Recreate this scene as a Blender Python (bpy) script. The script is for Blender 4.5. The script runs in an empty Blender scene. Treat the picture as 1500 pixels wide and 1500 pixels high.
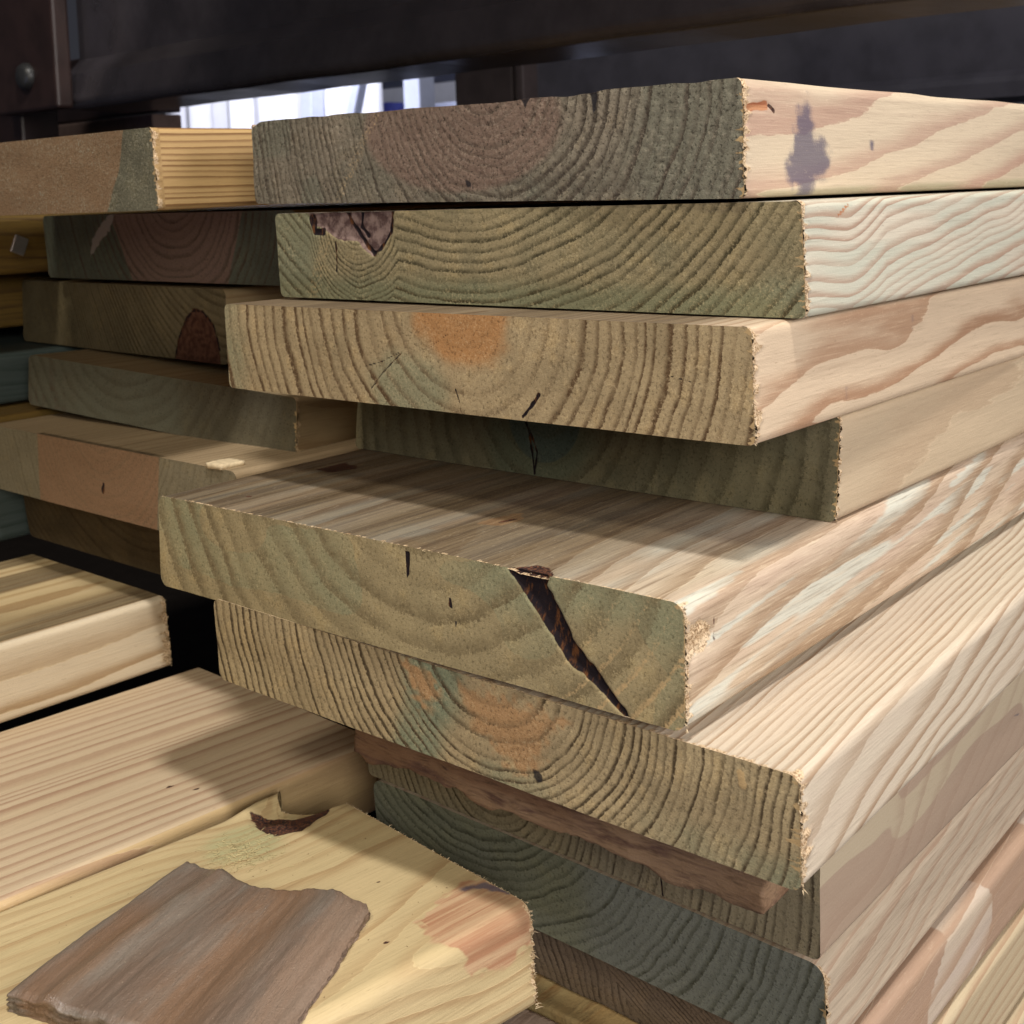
import bpy, math, random
import numpy as np
from mathutils import Matrix, Vector
random.seed(4)
S = bpy.context.scene
C = S.collection
MM = 0.001

# ------------------------------------------------------------------ noise
def _h(i, j, k, seed):
    n = (i.astype(np.int64) * 374761393 + j.astype(np.int64) * 668265263 + k.astype(np.int64) * 2147483647 + seed * 974711) & 0xffffffff
    n = ((n ^ (n >> 13)) * 1274126177) & 0xffffffff
    n = ((n ^ (n >> 16)) * 2246822519) & 0xffffffff
    return ((n ^ (n >> 15)) & 0xffffff) / float(0xffffff)

def vn(x, y, z, seed=0):
    x, y, z = np.broadcast_arrays(np.asarray(x, float), np.asarray(y, float), np.asarray(z, float))
    i, j, k = np.floor(x), np.floor(y), np.floor(z)
    u, v, w = x - i, y - j, z - k
    u = u * u * (3 - 2 * u); v = v * v * (3 - 2 * v); w = w * w * (3 - 2 * w)
    r = 0
    for a in (0, 1):
        for b in (0, 1):
            for c in (0, 1):
                r = r + _h(i + a, j + b, k + c, seed) * (u if a else 1 - u) * (v if b else 1 - v) * (w if c else 1 - w)
    return r * 2 - 1

def fbm(x, y, z, seed=0, o=3):
    r = 0; a = 1; s = 0
    for q in range(o):
        r = r + a * vn(x, y, z, seed + q * 17); s += a; a *= .5; x = x * 2.1; y = y * 2.1; z = z * 2.1
    return r / s

def sstep(a, b, x):
    t = np.clip((x - a) / (b - a), 0, 1)
    return t * t * (3 - 2 * t)

def sdf(u, v, poly):
    """signed distance to a polygon, negative inside (mm)"""
    d = np.full(u.shape, 1e9); ins = np.zeros(u.shape, bool)
    n = len(poly)
    for i in range(n):
        ax, ay = poly[i]; bx, by = poly[(i + 1) % n]
        ex, ey = bx - ax, by - ay
        t = np.clip(((u - ax) * ex + (v - ay) * ey) / (ex * ex + ey * ey + 1e-9), 0, 1)
        d = np.minimum(d, np.hypot(u - ax - t * ex, v - ay - t * ey))
        c = ((ay > v) != (by > v)) & (u < (bx - ax) * (v - ay) / (by - ay + 1e-12) + ax)
        ins ^= c
    return np.where(ins, -d, d)

def lined(u, v, pts):
    d = np.full(u.shape, 1e9)
    for (ax, ay), (bx, by) in zip(pts[:-1], pts[1:]):
        ex, ey = bx - ax, by - ay
        t = np.clip(((u - ax) * ex + (v - ay) * ey) / (ex * ex + ey * ey + 1e-9), 0, 1)
        d = np.minimum(d, np.hypot(u - ax - t * ex, v - ay - t * ey))
    return d

# ------------------------------------------------------------------ node expressions
class G:
    def __init__(s, m):
        s.m = m; s.nt = m.node_tree; s.N = s.nt.nodes; s.K = s.nt.links
    def inp(s, sock, v):
        if isinstance(v, X): s.K.new(v.o, sock)
        elif v is not None: sock.default_value = v
    def math(s, op, a, b=None, c=None, clamp=False):
        n = s.N.new('ShaderNodeMath'); n.operation = op; n.use_clamp = clamp
        for i, v in enumerate((a, b, c)):
            if v is not None: s.inp(n.inputs[i], v)
        return X(s, n.outputs[0])
    def attr(s, name, out='Fac'):
        n = s.N.new('ShaderNodeAttribute'); n.attribute_name = name
        return X(s, n.outputs[out])
    def sep(s, v):
        n = s.N.new('ShaderNodeSeparateXYZ'); s.inp(n.inputs[0], v)
        return [X(s, o) for o in n.outputs]
    def comb(s, a, b, c):
        n = s.N.new('ShaderNodeCombineXYZ')
        for i, v in enumerate((a, b, c)): s.inp(n.inputs[i], v)
        return X(s, n.outputs[0])
    def pos(s, sc, off=(0, 0, 0)):
        n = s.N.new('ShaderNodeTexCoord'); m = s.N.new('ShaderNodeMapping')
        s.K.new(n.outputs['Object'], m.inputs[0]); m.inputs['Scale'].default_value = sc; m.inputs['Location'].default_value = off
        return X(s, m.outputs[0])
    def noise(s, v, scale=1, detail=2, rough=.5, dist=0):
        n = s.N.new('ShaderNodeTexNoise'); s.inp(n.inputs['Vector'], v)
        n.inputs['Scale'].default_value = scale; n.inputs['Detail'].default_value = detail
        n.inputs['Roughness'].default_value = rough; n.inputs['Distortion'].default_value = dist
        return X(s, n.outputs[0])
    def white(s, v):
        n = s.N.new('ShaderNodeTexWhiteNoise'); n.noise_dimensions = '1D'; s.inp(n.inputs['W'], v)
        return X(s, n.outputs['Value'])
    def ss(s, x, a, b, lo=0, hi=1):
        n = s.N.new('ShaderNodeMapRange'); n.interpolation_type = 'SMOOTHSTEP'
        s.inp(n.inputs[0], x); s.inp(n.inputs[1], a); s.inp(n.inputs[2], b); s.inp(n.inputs[3], lo); s.inp(n.inputs[4], hi)
        return X(s, n.outputs[0])
    def mix(s, f, a, b, mode='MIX'):
        n = s.N.new('ShaderNodeMix'); n.data_type = 'RGBA'; n.blend_type = mode; n.clamp_factor = True
        s.inp(n.inputs[0], f)
        for i, v in ((6, a), (7, b)):
            s.inp(n.inputs[i], v if isinstance(v, X) else (*v[:3], 1))
        return X(s, n.outputs[2])
    def bump(s, h, strength, dist, normal=None):
        n = s.N.new('ShaderNodeBump'); n.inputs['Strength'].default_value = strength; n.inputs['Distance'].default_value = dist
        s.inp(n.inputs['Height'], h)
        if normal: s.inp(n.inputs['Normal'], normal)
        return X(s, n.outputs[0])
class X:
    def __init__(s, g, o): s.g = g; s.o = o
    def __add__(s, b): return s.g.math('ADD', s, b)
    __radd__ = __add__
    def __sub__(s, b): return s.g.math('SUBTRACT', s, b)
    def __rsub__(s, b): return s.g.math('SUBTRACT', b, s)
    def __mul__(s, b): return s.g.math('MULTIPLY', s, b)
    __rmul__ = __mul__
    def fract(s): return s.g.math('FRACT', s)
    def floor(s): return s.g.math('FLOOR', s)

def lin(c):
    return tuple(((v / 255) / 12.92 if v / 255 <= .04045 else ((v / 255 + .055) / 1.055) ** 2.4) for v in c)

def newmat(name, rough=.8, spec=.3):
    m = bpy.data.materials.new(name); m.use_nodes = True
    g = G(m); b = g.N['Principled BSDF']
    b.inputs['Roughness'].default_value = rough
    b.inputs['Specular IOR Level'].default_value = spec
    return m, g, b

def end_mat(name, early, late, heart, green, lw=.45, con=1., bump=.5, speck=.3, fine=1., rays=.0, softlate=.0, blotch=.25, torn=(.46, .32, .16), fadeheart=.55, pits=.5, lb=.08, knc=((.055, .022, .014), (.12, .055, .035)), seed=0):
    """sawn end grain: rings, treated green tint, heartwood, fuzzy fibres, saw roughness"""
    m, g, b = newmat(name, .9, .15)
    o = (seed * .37, seed * .11, seed * .23)
    P = g.pos((1, 1, 1), o)
    q = g.attr('ring'); ma = g.sep(g.attr('ma', 'Vector')); mb = g.sep(g.attr('mb', 'Vector'))
    n1 = g.noise(P, 900 * fine, 3, .6)
    n2 = g.noise(P, 260 * fine, 3, .6)
    n3 = g.noise(P, 40, 3, .55)
    n4 = g.noise(P, 2100, 3, .7)
    n5 = g.noise(g.pos((1, 260, 900), o), 1, 3, .6)   # saw scratches
    n6 = g.noise(P, 95, 4, .6)
    qq = q + (n1 - .5) * .26 + (n2 - .5) * .16 + (n4 - .5) * .16
    f = qq.fract(); rid = g.white(q.floor() + 3.1)
    late_ = g.ss(f, lw, .84) * g.ss(f, .88, 1.0, 1, 0)
    late_ = late_ * (rid * .85 + .25) * g.ss(n2, .25, .6, .55, 1) * g.ss(n6, .3, .6, .6, 1.1) * con
    late_ = late_ * (1.0 - ma[0] * fadeheart) * g.attr('rcon')
    col = g.mix(g.ss(n3, .3, .7), early, tuple(v * (1 - blotch) for v in early))
    gm = g.ss(ma[2] + (n3 - .5) * .7, .15, .75)
    col = g.mix(g.ss(n6, .5, .72) * .5, col, tuple(min(1, v * k) for v, k in zip(early, (1.18, 1.1, .95))))
    col = g.mix(gm, col, green)
    col = g.mix(g.ss(ma[0] + (n2 - .5) * .25, .2, .8), col, heart)
    col = g.mix(late_, col, late)
    # fine pale fibres and dark pores
    fib = g.ss(n1, .52, .70) * g.ss(n6, .35, .65, .35, 1.3) * speck
    col = g.mix(fib, col, tuple(min(1, v * 1.9 + .03) for v in early))
    col = g.mix(g.ss(n4, .54, .70) * g.ss(n6, .35, .65, .3, 1.1) * (speck * 1.1), col, tuple(min(1, v * 2.3 + .03) for v in early))
    col = g.mix(g.ss(n5, .55, .8) * .22, col, tuple(v * .5 for v in early))
    col = g.mix(g.ss(n1, .46, .30) * pits, col, tuple(v * .35 for v in late))
    col = g.mix(g.ss(n4, .46, .32) * (.1 + pits * .6), col, tuple(v * .4 for v in early))
    # knots / bark / resin
    bk = g.ss(ma[1] + (n2 - .5) * .5 + (n1 - .5) * .25, .35, .6)
    bcol = g.mix(g.ss(g.noise(g.pos((1, 420, 150), o), 1, 4, .65), .50, .66), (.012, .008, .010), (.115, .045, .016))
    kn = g.ss(mb[2] + (n2 - .5) * .3, .3, .65)
    kcol = g.mix(g.ss(n2, .35, .65), *knc)
    col = g.mix(g.ss(mb[1] + (n1 - .5) * .9, .35, .7), col, torn)
    col = g.mix(kn, col, kcol)
    col = g.mix(bk, col, bcol)
    col = g.mix(g.ss(mb[0] + (n2 - .5) * .9 + (n1 - .5) * .6, .3, .7) * .9, col, (.015, .014, .018))
    g.inp(b.inputs['Base Color'], col)
    h = n1 * .6 + n4 * .7 + n2 * .3 + n5 * .3 - late_ * lb
    g.inp(b.inputs['Normal'], g.bump(h, bump, .0007))
    return m

def long_mat(name, early, late, lw=.5, con=.8, rough=.55, bump=.35, streak=.35, pink=None, greenc=(.42, .46, .34), knotc=((.30, .10, .045), (.48, .24, .12)), fuzz=.3, seed=0):
    """planed long grain: ring bands cut lengthwise, fibre streaks"""
    m, g, b = newmat(name, rough, .35)
    o = (seed * .53, seed * .17, seed * .29)
    q = g.attr('ring'); ma = g.sep(g.attr('ma', 'Vector')); mb = g.sep(g.attr('mb', 'Vector'))
    a1 = g.noise(g.pos((14, 420, 420), o), 1, 4, .6)      # long fibres
    a2 = g.noise(g.pos((60, 1500, 1500), o), 1, 3, .6)     # fine fibres
    a3 = g.noise(g.pos((5, 45, 45), o), 1, 3, .5)          # broad tone
    a4 = g.noise(g.pos((1, 1, 1), o), 1400, 2, .6)
    a5 = g.noise(g.pos((30, 220, 220), o), 1, 2, .5)
    a6 = g.noise(g.pos((160, 700, 700), o), 1, 3, .6)
    qq = q + (a1 - .5) * .10 + (a5 - .5) * .16 + (a6 - .5) * .10
    f = qq.fract(); rid = g.white(q.floor() + 3.1)
    late_ = g.ss(f, lw, .9) * g.ss(f, .955, 1.0, 1, 0) * (rid * .5 + .5) * con * g.ss(a1, .2, .55, .75, 1)
    edge = g.ss(f, .965, .985) * g.ss(f, .985, 1.0, 1, 0)
    col = g.mix(g.ss(a3, .3, .7), early, pink or tuple(v * .85 for v in early))
    col = g.mix(g.ss(ma[2] + (a3 - .5) * .8, .25, .8), col, greenc)
    col = g.mix(late_, col, late)
    col = g.mix(edge * .35, col, tuple(min(.85, v * 1.25) for v in early))
    col = g.mix(g.ss(a1, .52, .78) * streak, col, tuple(v * .62 for v in late))
    col = g.mix(g.ss(a2, .5, .8) * streak, col, tuple(v * .55 for v in late))
    col = g.mix(g.ss(a2, .5, .25) * (streak * .8), col, tuple(min(.85, v * 1.25) for v in early))
    col = g.mix(ma[0] * g.ss(a3, .2, .8, .85, 1), col, g.mix(g.ss(a1, .4, .6), (.135, .095, .05), (.065, .042, .022)))  # dark brown that stands in for shade on some top faces
    kn = g.ss(mb[2] + (a5 - .5) * .3 + (a1 - .5) * .2, .3, .65)
    col = g.mix(kn, col, g.mix(g.ss(a1, .35, .65), *knotc))
    bk = g.ss(ma[1] + (a5 - .5) * .5 + (a4 - .5) * .4, .35, .6)
    col = g.mix(bk, col, g.mix(g.ss(a4, .4, .65), (.018, .010, .012), (.13, .05, .025)))
    col = g.mix(g.ss(mb[1] + (a4 - .5) * .8, .4, .75) * .85, col, g.mix(g.ss(a4, .38, .56), (.27, .155, .07), (.66, .50, .32)))
    ink = g.ss(mb[0] + (a4 - .5) * .5 + (a1 - .5) * .6, .15, .95)
    col = g.mix(ink * .8, col, (.075, .07, .12))
    a8 = g.noise(g.pos((220, 1000, 1000), o), 1, 3, .7)
    col = g.mix(g.ss(a8, .60, .78) * .35, col, tuple(v * .6 for v in late))
    col = g.mix(g.ss(a8, .40, .25) * .25, col, tuple(min(.85, v * 1.3) for v in early))
    g.inp(b.inputs['Base Color'], col)
    g.inp(b.inputs['Roughness'], g.ss(a4, .3, .7, rough - .08, rough + .15))
    a7 = g.noise(g.pos((130, 900, 900), o), 1, 4, .7)
    h = a1 * .5 + a2 * .4 + a7 * .5 + a4 * fuzz + late_ * .3 + mb[1] * a4 * 2
    g.inp(b.inputs['Normal'], g.bump(h, bump, .0006))
    return m

def plain(name, col, rough=.5, spec=.4, metallic=0., nscale=60., namp=.25, bump=.1, bd=.0008, emit=None):
    m, g, b = newmat(name, rough, spec)
    n = g.noise(g.pos((1, 1, 1)), nscale, 4, .6)
    g.inp(b.inputs['Base Color'], g.mix(g.ss(n, .3, .7), col, tuple(v * (1 - namp) for v in col)))
    b.inputs['Metallic'].default_value = metallic
    g.inp(b.inputs['Normal'], g.bump(n, bump, bd))
    return m

# ------------------------------------------------------------------ object helpers
def tag(o, label, cat, group=None, kind=None):
    o['label'] = label; o['category'] = cat
    if group: o['group'] = group
    if kind: o['kind'] = kind
    return o

def mesh(name, V, F, mats, midx=None, attrs=None, parent=None, smooth=True):
    me = bpy.data.meshes.new(name)
    V = np.asarray(V, np.float32)
    lt = np.array([len(f) for f in F], np.int32) if not isinstance(F, np.ndarray) else np.full(len(F), F.shape[1], np.int32)
    loops = F.ravel() if isinstance(F, np.ndarray) else np.concatenate([np.asarray(f) for f in F])
    me.vertices.add(len(V)); me.vertices.foreach_set('co', V.ravel())
    me.loops.add(len(loops)); me.loops.foreach_set('vertex_index', loops.astype(np.int32))
    me.polygons.add(len(lt)); st = np.concatenate([[0], np.cumsum(lt)[:-1]]).astype(np.int32)
    me.polygons.foreach_set('loop_start', st)
    try: me.polygons.foreach_set('loop_total', lt)
    except Exception: pass
    me.polygons.foreach_set('use_smooth', np.full(len(lt), smooth))
    if midx is not None: me.polygons.foreach_set('material_index', np.asarray(midx, np.int32))
    me.update(calc_edges=True); me.validate()
    for m in (mats if isinstance(mats, (list, tuple)) else [mats]): me.materials.append(m)
    for k, a in (attrs or {}).items():
        a = np.asarray(a, np.float32)
        if a.ndim == 1:
            at = me.attributes.new(k, 'FLOAT', 'POINT'); at.data.foreach_set('value', a)
        else:
            at = me.attributes.new(k, 'FLOAT_VECTOR', 'POINT'); at.data.foreach_set('vector', a.ravel())
    o = bpy.data.objects.new(name, me); C.objects.link(o)
    if parent: o.parent = parent
    return o

def gridfaces(nu, nv, wrap=False):
    i = np.arange(nu - 1)[:, None]; j = np.arange(nv if wrap else nv - 1)[None, :]
    a = i * nv + j; b = i * nv + (j + 1) % nv
    return np.stack([a, b, b + nv, a + nv], -1).reshape(-1, 4)

def frame(x, y, z, yaw, pt, rl):
    L = Vector((math.cos(yaw) * math.cos(pt), math.sin(yaw) * math.cos(pt), math.sin(pt)))
    W = Vector((-math.sin(yaw) * math.cos(rl), math.cos(yaw) * math.cos(rl), math.sin(rl)))
    W = (W - L * L.dot(W)).normalized(); N = L.cross(W)
    M = Matrix((L, W, N)).transposed().to_4x4(); M.translation = Vector((x, y, z))
    return M

def bx(name, lo, hi, mat, parent=None, bev=.002, M=None, seg=2):
    import bmesh
    bm = bmesh.new(); bmesh.ops.create_cube(bm, size=1)
    for v in bm.verts:
        v.co = Vector([(lo[i] + hi[i]) / 2 + v.co[i] * (hi[i] - lo[i]) for i in range(3)])
    if bev: bmesh.ops.bevel(bm, geom=bm.edges[:], offset=bev, segments=seg, affect='EDGES', profile=.5)
    me = bpy.data.meshes.new(name); bm.to_mesh(me); bm.free(); me.materials.append(mat)
    for p in me.polygons: p.use_smooth = False
    o = bpy.data.objects.new(name, me); C.objects.link(o)
    if parent: o.parent = parent
    if M is not None: o.matrix_world = M
    return o

# ------------------------------------------------------------------ the ring field of one plank (mm)
def field(py, pz, sl, sr, dy=.0, dz=.0, amp=5., warp=1., seed=0, jit=.35, ey=1., s0=None, R0=0):
    def f(x, y, z):
        n = lambda k, s: vn(x / k, 7.3, 1.7, seed + s)
        yy = (y - py - dy * x - amp * (n(150., 1) - n(150., 1) * 0) * sstep(0, 60, np.abs(x))) * ey
        zz = z - pz - dz * x - amp * .6 * n(120., 2) * sstep(0, 60, np.abs(x))
        w = warp * (1.1 * vn(x / 90., y / 22., z / 22., seed + 3) + .45 * vn(x / 26., y / 7., z / 7., seed + 4))
        r = np.sqrt(yy * yy + zz * zz) + w
        t = .5 + .5 * yy / (np.sqrt(yy * yy + zz * zz) + 1e-3)
        s = sr + (sl - sr) * t
        q = r / s if s0 is None else np.minimum(r, R0) / s0 + np.maximum(r - R0, 0) / s
        q = q + jit * (vn(q * .55, 3.3, 9.1, seed + 5))
        return q, np.sqrt(yy * yy + zz * zz)
    return f

GROUP_R = 'planks of the right hand stack'
ROOTS = {}

def plank(name, fit, fld, em, lm, label, group, length=1.25, res=1., cres=.55, rc=4., direction=1, end=None, heart=None,
          masks=(), torn=0, torn_top=0, chan=None, rough_end=.07, esh=None, tear=1., zsh=None, rcon=None, fld2=None):
    """one board: Empty > plank_body, end_grain, splinters.  fit = x,y,z,yaw,pitch,roll,W,T,skew"""
    x0, y0, z0, yaw, pt, rl, W, T, sk = fit
    Wm, Tm = W * 1000, T * 1000
    root = bpy.data.objects.new(name, None); C.objects.link(root); root.empty_display_size = .02
    root.matrix_world = frame(x0, y0, z0, yaw, pt, rl)
    tag(root, label, 'plank', group)
    D = direction
    sd = int(abs(x0 * 9973) + abs(z0 * 7919) * 3) + 11
    rc_ = rc
    # --- section outline, starting right-bottom, up, over the top, down the left, back
    def seg(a, b, step):
        n = max(2, int(abs(b - a) / step) + 1); return np.linspace(a, b, n)[:-1]
    pts = []
    def arc(cy, cz, a0, a1):
        for a in np.linspace(a0, a1, 6)[:-1]: pts.append((cy + rc_ * math.cos(a), cz + rc_ * math.sin(a)))
    for z in seg(rc_, Tm - rc_, .8 * res): pts.append((0, z))
    arc(rc_, Tm - rc_, math.pi, math.pi / 2)
    for y in seg(rc_, Wm - rc_, 1.0 * res): pts.append((y, Tm))
    arc(Wm - rc_, Tm - rc_, math.pi / 2, 0)
    for z in seg(Tm - rc_, rc_, 4): pts.append((Wm, z))
    arc(Wm - rc_, rc_, 0, -math.pi / 2)
    for y in seg(Wm - rc_, rc_, 6): pts.append((y, 0))
    arc(rc_, rc_, -math.pi / 2, -math.pi)
    pts = np.array(pts)
    st = [0.]
    step = 1.0 * res
    while st[-1] < 380: st.append(st[-1] + step); step = min(step * 1.03, 3.2 * res)
    while st[-1] < length * 1000: st.append(st[-1] + 22.)
    st = np.array(st)
    nS, nP = len(st), len(pts)
    SX = np.repeat(st, nP); PY = np.tile(pts[:, 0], nS); PZ = np.tile(pts[:, 1], nS)
    def eshift(y, z):
        s = sk * z * D + rough_end * fbm(y / 1.6, z / 1.6, 0, sd, 2) + .35 * vn(y / 30., z / 12., 0, sd + 1)
        if esh is not None: s = s + esh(y, z)
        return s
    def attrs(x, y, z, face):
        q, r = (fld2 if (fld2 is not None and face == 'body') else fld)(x, y, z)
        ma = np.zeros((len(x), 3)); mb = np.zeros((len(x), 3))
        if heart is not None: ma[:, 0] = heart(x, y, z, r)
        if chan is not None: chan(x, y, z, r, ma, mb, face)
        dep = np.zeros(len(x))
        for mk in masks:
            f, kind, shp, ch, soft, depth = mk
            if f == 'end': u, v, on = y, z, (np.abs(x) < (8 if face == 'body' else 9e9))
            elif f == 'top': u, v, on = x, y, (z > Tm - 1.5) & (face == 'body')
            else: u, v, on = x, z, (y < 1.5) & (face == 'body')
            if f == 'end' and face == 'body': continue
            if kind == 'poly': d = sdf(u, v, shp)
            else: d = lined(u, v, shp[0]) - shp[1]
            d = d + .5 * soft * vn(u / 2.2, v / 2.2, 0, sd + 9)
            a = sstep(soft, -soft, d) * on
            (ma if ch < 3 else mb)[:, ch % 3] = np.maximum((ma if ch < 3 else mb)[:, ch % 3], a)
            dep = dep + depth * sstep(soft, -soft - abs(depth) * .6, d) * on
        return q, ma, mb, dep
    e = eshift(PY, PZ) * np.clip(1 - SX / 22., 0, 1)
    q, ma, mb, dep = attrs(D * SX, PY, PZ, 'body')
    # torn, paler fibres just behind the saw cut on the right and top faces
    if torn:
        tl = tear * (1.3 + 3.4 * np.clip(vn(0, PZ / 1.1, 3, sd + 21) + .2, 0, 1) + 5 * np.clip(vn(0, PZ / 5., 8, sd + 22) - .45, 0, 1))
        mb[:, 1] = np.maximum(mb[:, 1], sstep(tl, tl * .4, SX) * (PY < 3) * .95)
    if torn_top:
        tl = tear * (.6 + 1.4 * np.clip(vn(0, PY / 1.3, 3, sd + 23) + .2, 0, 1))
        mb[:, 1] = np.maximum(mb[:, 1], sstep(tl, tl * .4, SX) * (PZ > Tm - 1.5) * .8)
    # gentle unevenness of the planed faces, ragged tear-out behind the cut
    wob = .10 * fbm(SX / 30., PY / 9., PZ / 9., sd + 31, 2)
    rag = (1.3 * vn(SX / 1.2, PZ / .9, 2, sd + 33)) * mb[:, 1]
    right = (PY < .5); top = (PZ > Tm - .5)
    Vy = PY + np.where(right, wob + rag + dep, 0)
    Vz = PZ + np.where(top, wob - dep + .5 * rag, 0)
    if zsh is not None: Vz = Vz + np.where(top, zsh(D * SX, PY), 0)
    Vx = D * (SX + e)
    V = np.stack([Vx, Vy, Vz], -1) * MM
    F = gridfaces(nS, nP, True)
    if D > 0: F = F[:, ::-1]
    Fl = [f for f in F]
    last = [(nS - 1) * nP + k for k in range(nP)]
    Fl = np.concatenate([F.ravel(), np.array(last if D > 0 else last[::-1])])
    # build with mixed polygons
    class _F(list): pass
    polys = list(F) + [np.array(last if D > 0 else last[::-1])]
    body = mesh('plank_body', V, polys, [lm], attrs=dict(ring=q, ma=ma, mb=mb), parent=root)
    # --- end cap
    ys = np.unique(np.concatenate([np.linspace(0, rc_, 9), np.arange(rc_, Wm - rc_, cres), np.linspace(Wm - rc_, Wm, 7)]))
    nz = int(Tm / cres) + 1
    vv = np.linspace(0, 1, nz)
    zlo = np.where(ys < rc_, rc_ - np.sqrt(np.clip(rc_ ** 2 - (rc_ - ys) ** 2, 0, None)), np.where(ys > Wm - rc_, rc_ - np.sqrt(np.clip(rc_ ** 2 - (ys - Wm + rc_) ** 2, 0, None)), 0))
    YY = np.repeat(ys, nz); ZZ = (zlo[:, None] + (Tm - 2 * zlo)[:, None] * vv[None, :]).ravel()
    q, ma, mb, dep = attrs(np.zeros_like(YY), YY, ZZ, 'end')
    ee = eshift(YY, ZZ) + dep
    if torn:
        w_ = .3 + 4.0 * np.clip(vn(0, ZZ / .8, 5, sd + 25), 0, 1) ** 1.5 * tear
        mb[:, 1] = np.maximum(mb[:, 1], sstep(w_, w_ * .3, YY) * .9)
    zz2 = ZZ.copy()
    if zsh is not None: zz2 = ZZ + zsh(np.zeros_like(YY), YY) * (ZZ / Tm) ** 2
    # let the cap edge reach the displaced faces
    V = np.stack([D * (ee - .02), YY, zz2], -1) * MM
    F = gridfaces(len(ys), nz)
    if D < 0: F = F[:, ::-1]
    mesh('end_grain', V, F, [em], attrs=dict(ring=q, ma=ma, mb=mb, rcon=(np.ones(len(q)) if rcon is None else rcon(YY, ZZ, fld(np.zeros_like(YY), YY, ZZ)[1]))), parent=root)
    # --- splinters standing off the saw cut
    if torn + torn_top >= 100:
        rs = np.random.default_rng(sd); VV = []; FF = []
        def spl(p, dr, l, w):
            dr = dr / np.linalg.norm(dr); a = np.cross(dr, rs.normal(size=3)); a /= np.linalg.norm(a); c = np.cross(dr, a)
            mid = p + dr * l * .55 + a * l * rs.uniform(-.12, .12); tip = p + dr * l + a * l * rs.uniform(-.35, .35)
            k = len(VV)
            for t, ww in ((p, w), (mid, w * .7)):
                VV.append(t + a * ww); VV.append(t - a * ww * .5 + c * ww * .8); VV.append(t - a * ww * .5 - c * ww * .8)
            VV.append(tip)
            for j in range(3):
                j2 = (j + 1) % 3
                FF.append((k + j, k + j2, k + 3 + j2, k + 3 + j)); FF.append((k + 3 + j, k + 3 + j2, k + 6))
        for i in range(int(torn * .45)):
            z = rs.uniform(.5, Tm - 1)
            p = np.array([D * (eshift(np.array([0.]), np.array([z]))[0] + rs.uniform(0, .8)), rs.uniform(-.1, .35), z])
            spl(p, np.array([-D * rs.uniform(.1, .8), -rs.uniform(.2, 1), rs.normal() * .5]), rs.uniform(.4, 1.5) * (2.4 if rs.random() < .06 else 1), rs.uniform(.14, .34))
        for i in range(int(torn_top * .5)):
            y = rs.uniform(1, Wm - 1)
            p = np.array([D * (eshift(np.array([y]), np.array([Tm]))[0] + rs.uniform(0, .3)), y, Tm + rs.uniform(-.5, .1) + (zsh(np.array([0.]), np.array([y]))[0] if zsh is not None else 0)])
            spl(p, np.array([-D * rs.uniform(.3, 1), rs.normal() * .5, rs.uniform(-.1, .6)]), rs.uniform(.3, 1.0) * (2.2 if rs.random() < .05 else 1), rs.uniform(.10, .26))
        mesh('splinters', np.array(VV) * MM, FF, [M_TORN], parent=root, smooth=False)['kind'] = 'stuff'
    ROOTS[id(root)] = (Wm, Tm)
    return root

M_TORN = plain('torn_fibre', (.60, .47, .31), .85, .1, nscale=900, namp=.35, bump=.3)
# ================================================================== CAMERA
def row(*a): return Vector(a)
pitch, roll = 0.08606, -0.03497
cp, sp, cr, sr_ = math.cos(pitch), math.sin(pitch), math.cos(roll), math.sin(roll)
fwd = Vector((0, cp, -sp)); rt = Vector((1, 0, 0)); up = Vector((0, sp, cp))
r2 = rt * cr + up * sr_; u2 = up * cr - rt * sr_
cam = bpy.data.cameras.new('camera'); co = bpy.data.objects.new('camera', cam); C.objects.link(co)
co.matrix_world = Matrix((r2, u2, -fwd)).transposed().to_4x4()
cam.sensor_width = 36; cam.lens = 1850.2 / 1500 * 36; cam.shift_x = .0029; cam.shift_y = -.2057
cam.clip_start = .01; cam.clip_end = 60
cam.dof.use_dof = True; cam.dof.focus_distance = .43; cam.dof.aperture_fstop = 34
S.camera = co

# ================================================================== MATERIALS + PLANKS
LATE_G = (.055, .045, .022)
def hr(r0, r1): return lambda x, y, z, r: sstep(r1, r0, r)
RG = 'planks stacked on the right'
LG = 'planks stacked at the back left'
CG = 'planks pushed in from the left'

# ---- A : top of the right stack, rough grey end, ink stain on its side
em = end_mat('end_grey_rough', (.245, .205, .15), (.085, .068, .05), (.205, .14, .105), (.18, .17, .125), lw=.3, con=1.2, bump=.6, speck=.24, pits=.8, lb=1.1, seed=1, blotch=.3)
lm = long_mat('long_pale_pink', (.60, .495, .36), (.42, .275, .205), lw=.4, con=1.1, streak=.25, greenc=(.36, .32, .21), seed=1)
def chA(x, y, z, r, ma, mb, face):
    if face == 'end':
        ma[:, 2] = .35 + .5 * sstep(60, 20, y) + .6 * sstep(.2, .5, vn(y / 18., z / 30., 0, 5))
        g = np.abs(y - (190 + (15 - z) * .8)) ; mb[:, 1] = .38 * sstep(7, 2, g)
    else: ma[:, 2] = np.maximum(ma[:, 2], .75 * sstep(6, 1, z) * (y < 3))
def eshA(y, z):
    return .22 * sstep(.1, .5, fbm(y / 2.2, z / 3., 1, 91, 2)) + .25 * np.sin(y * .95 + z * .28 + 2 * vn(y / 20., z / 20., 0, 3)) * sstep(105, 70, y)
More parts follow.
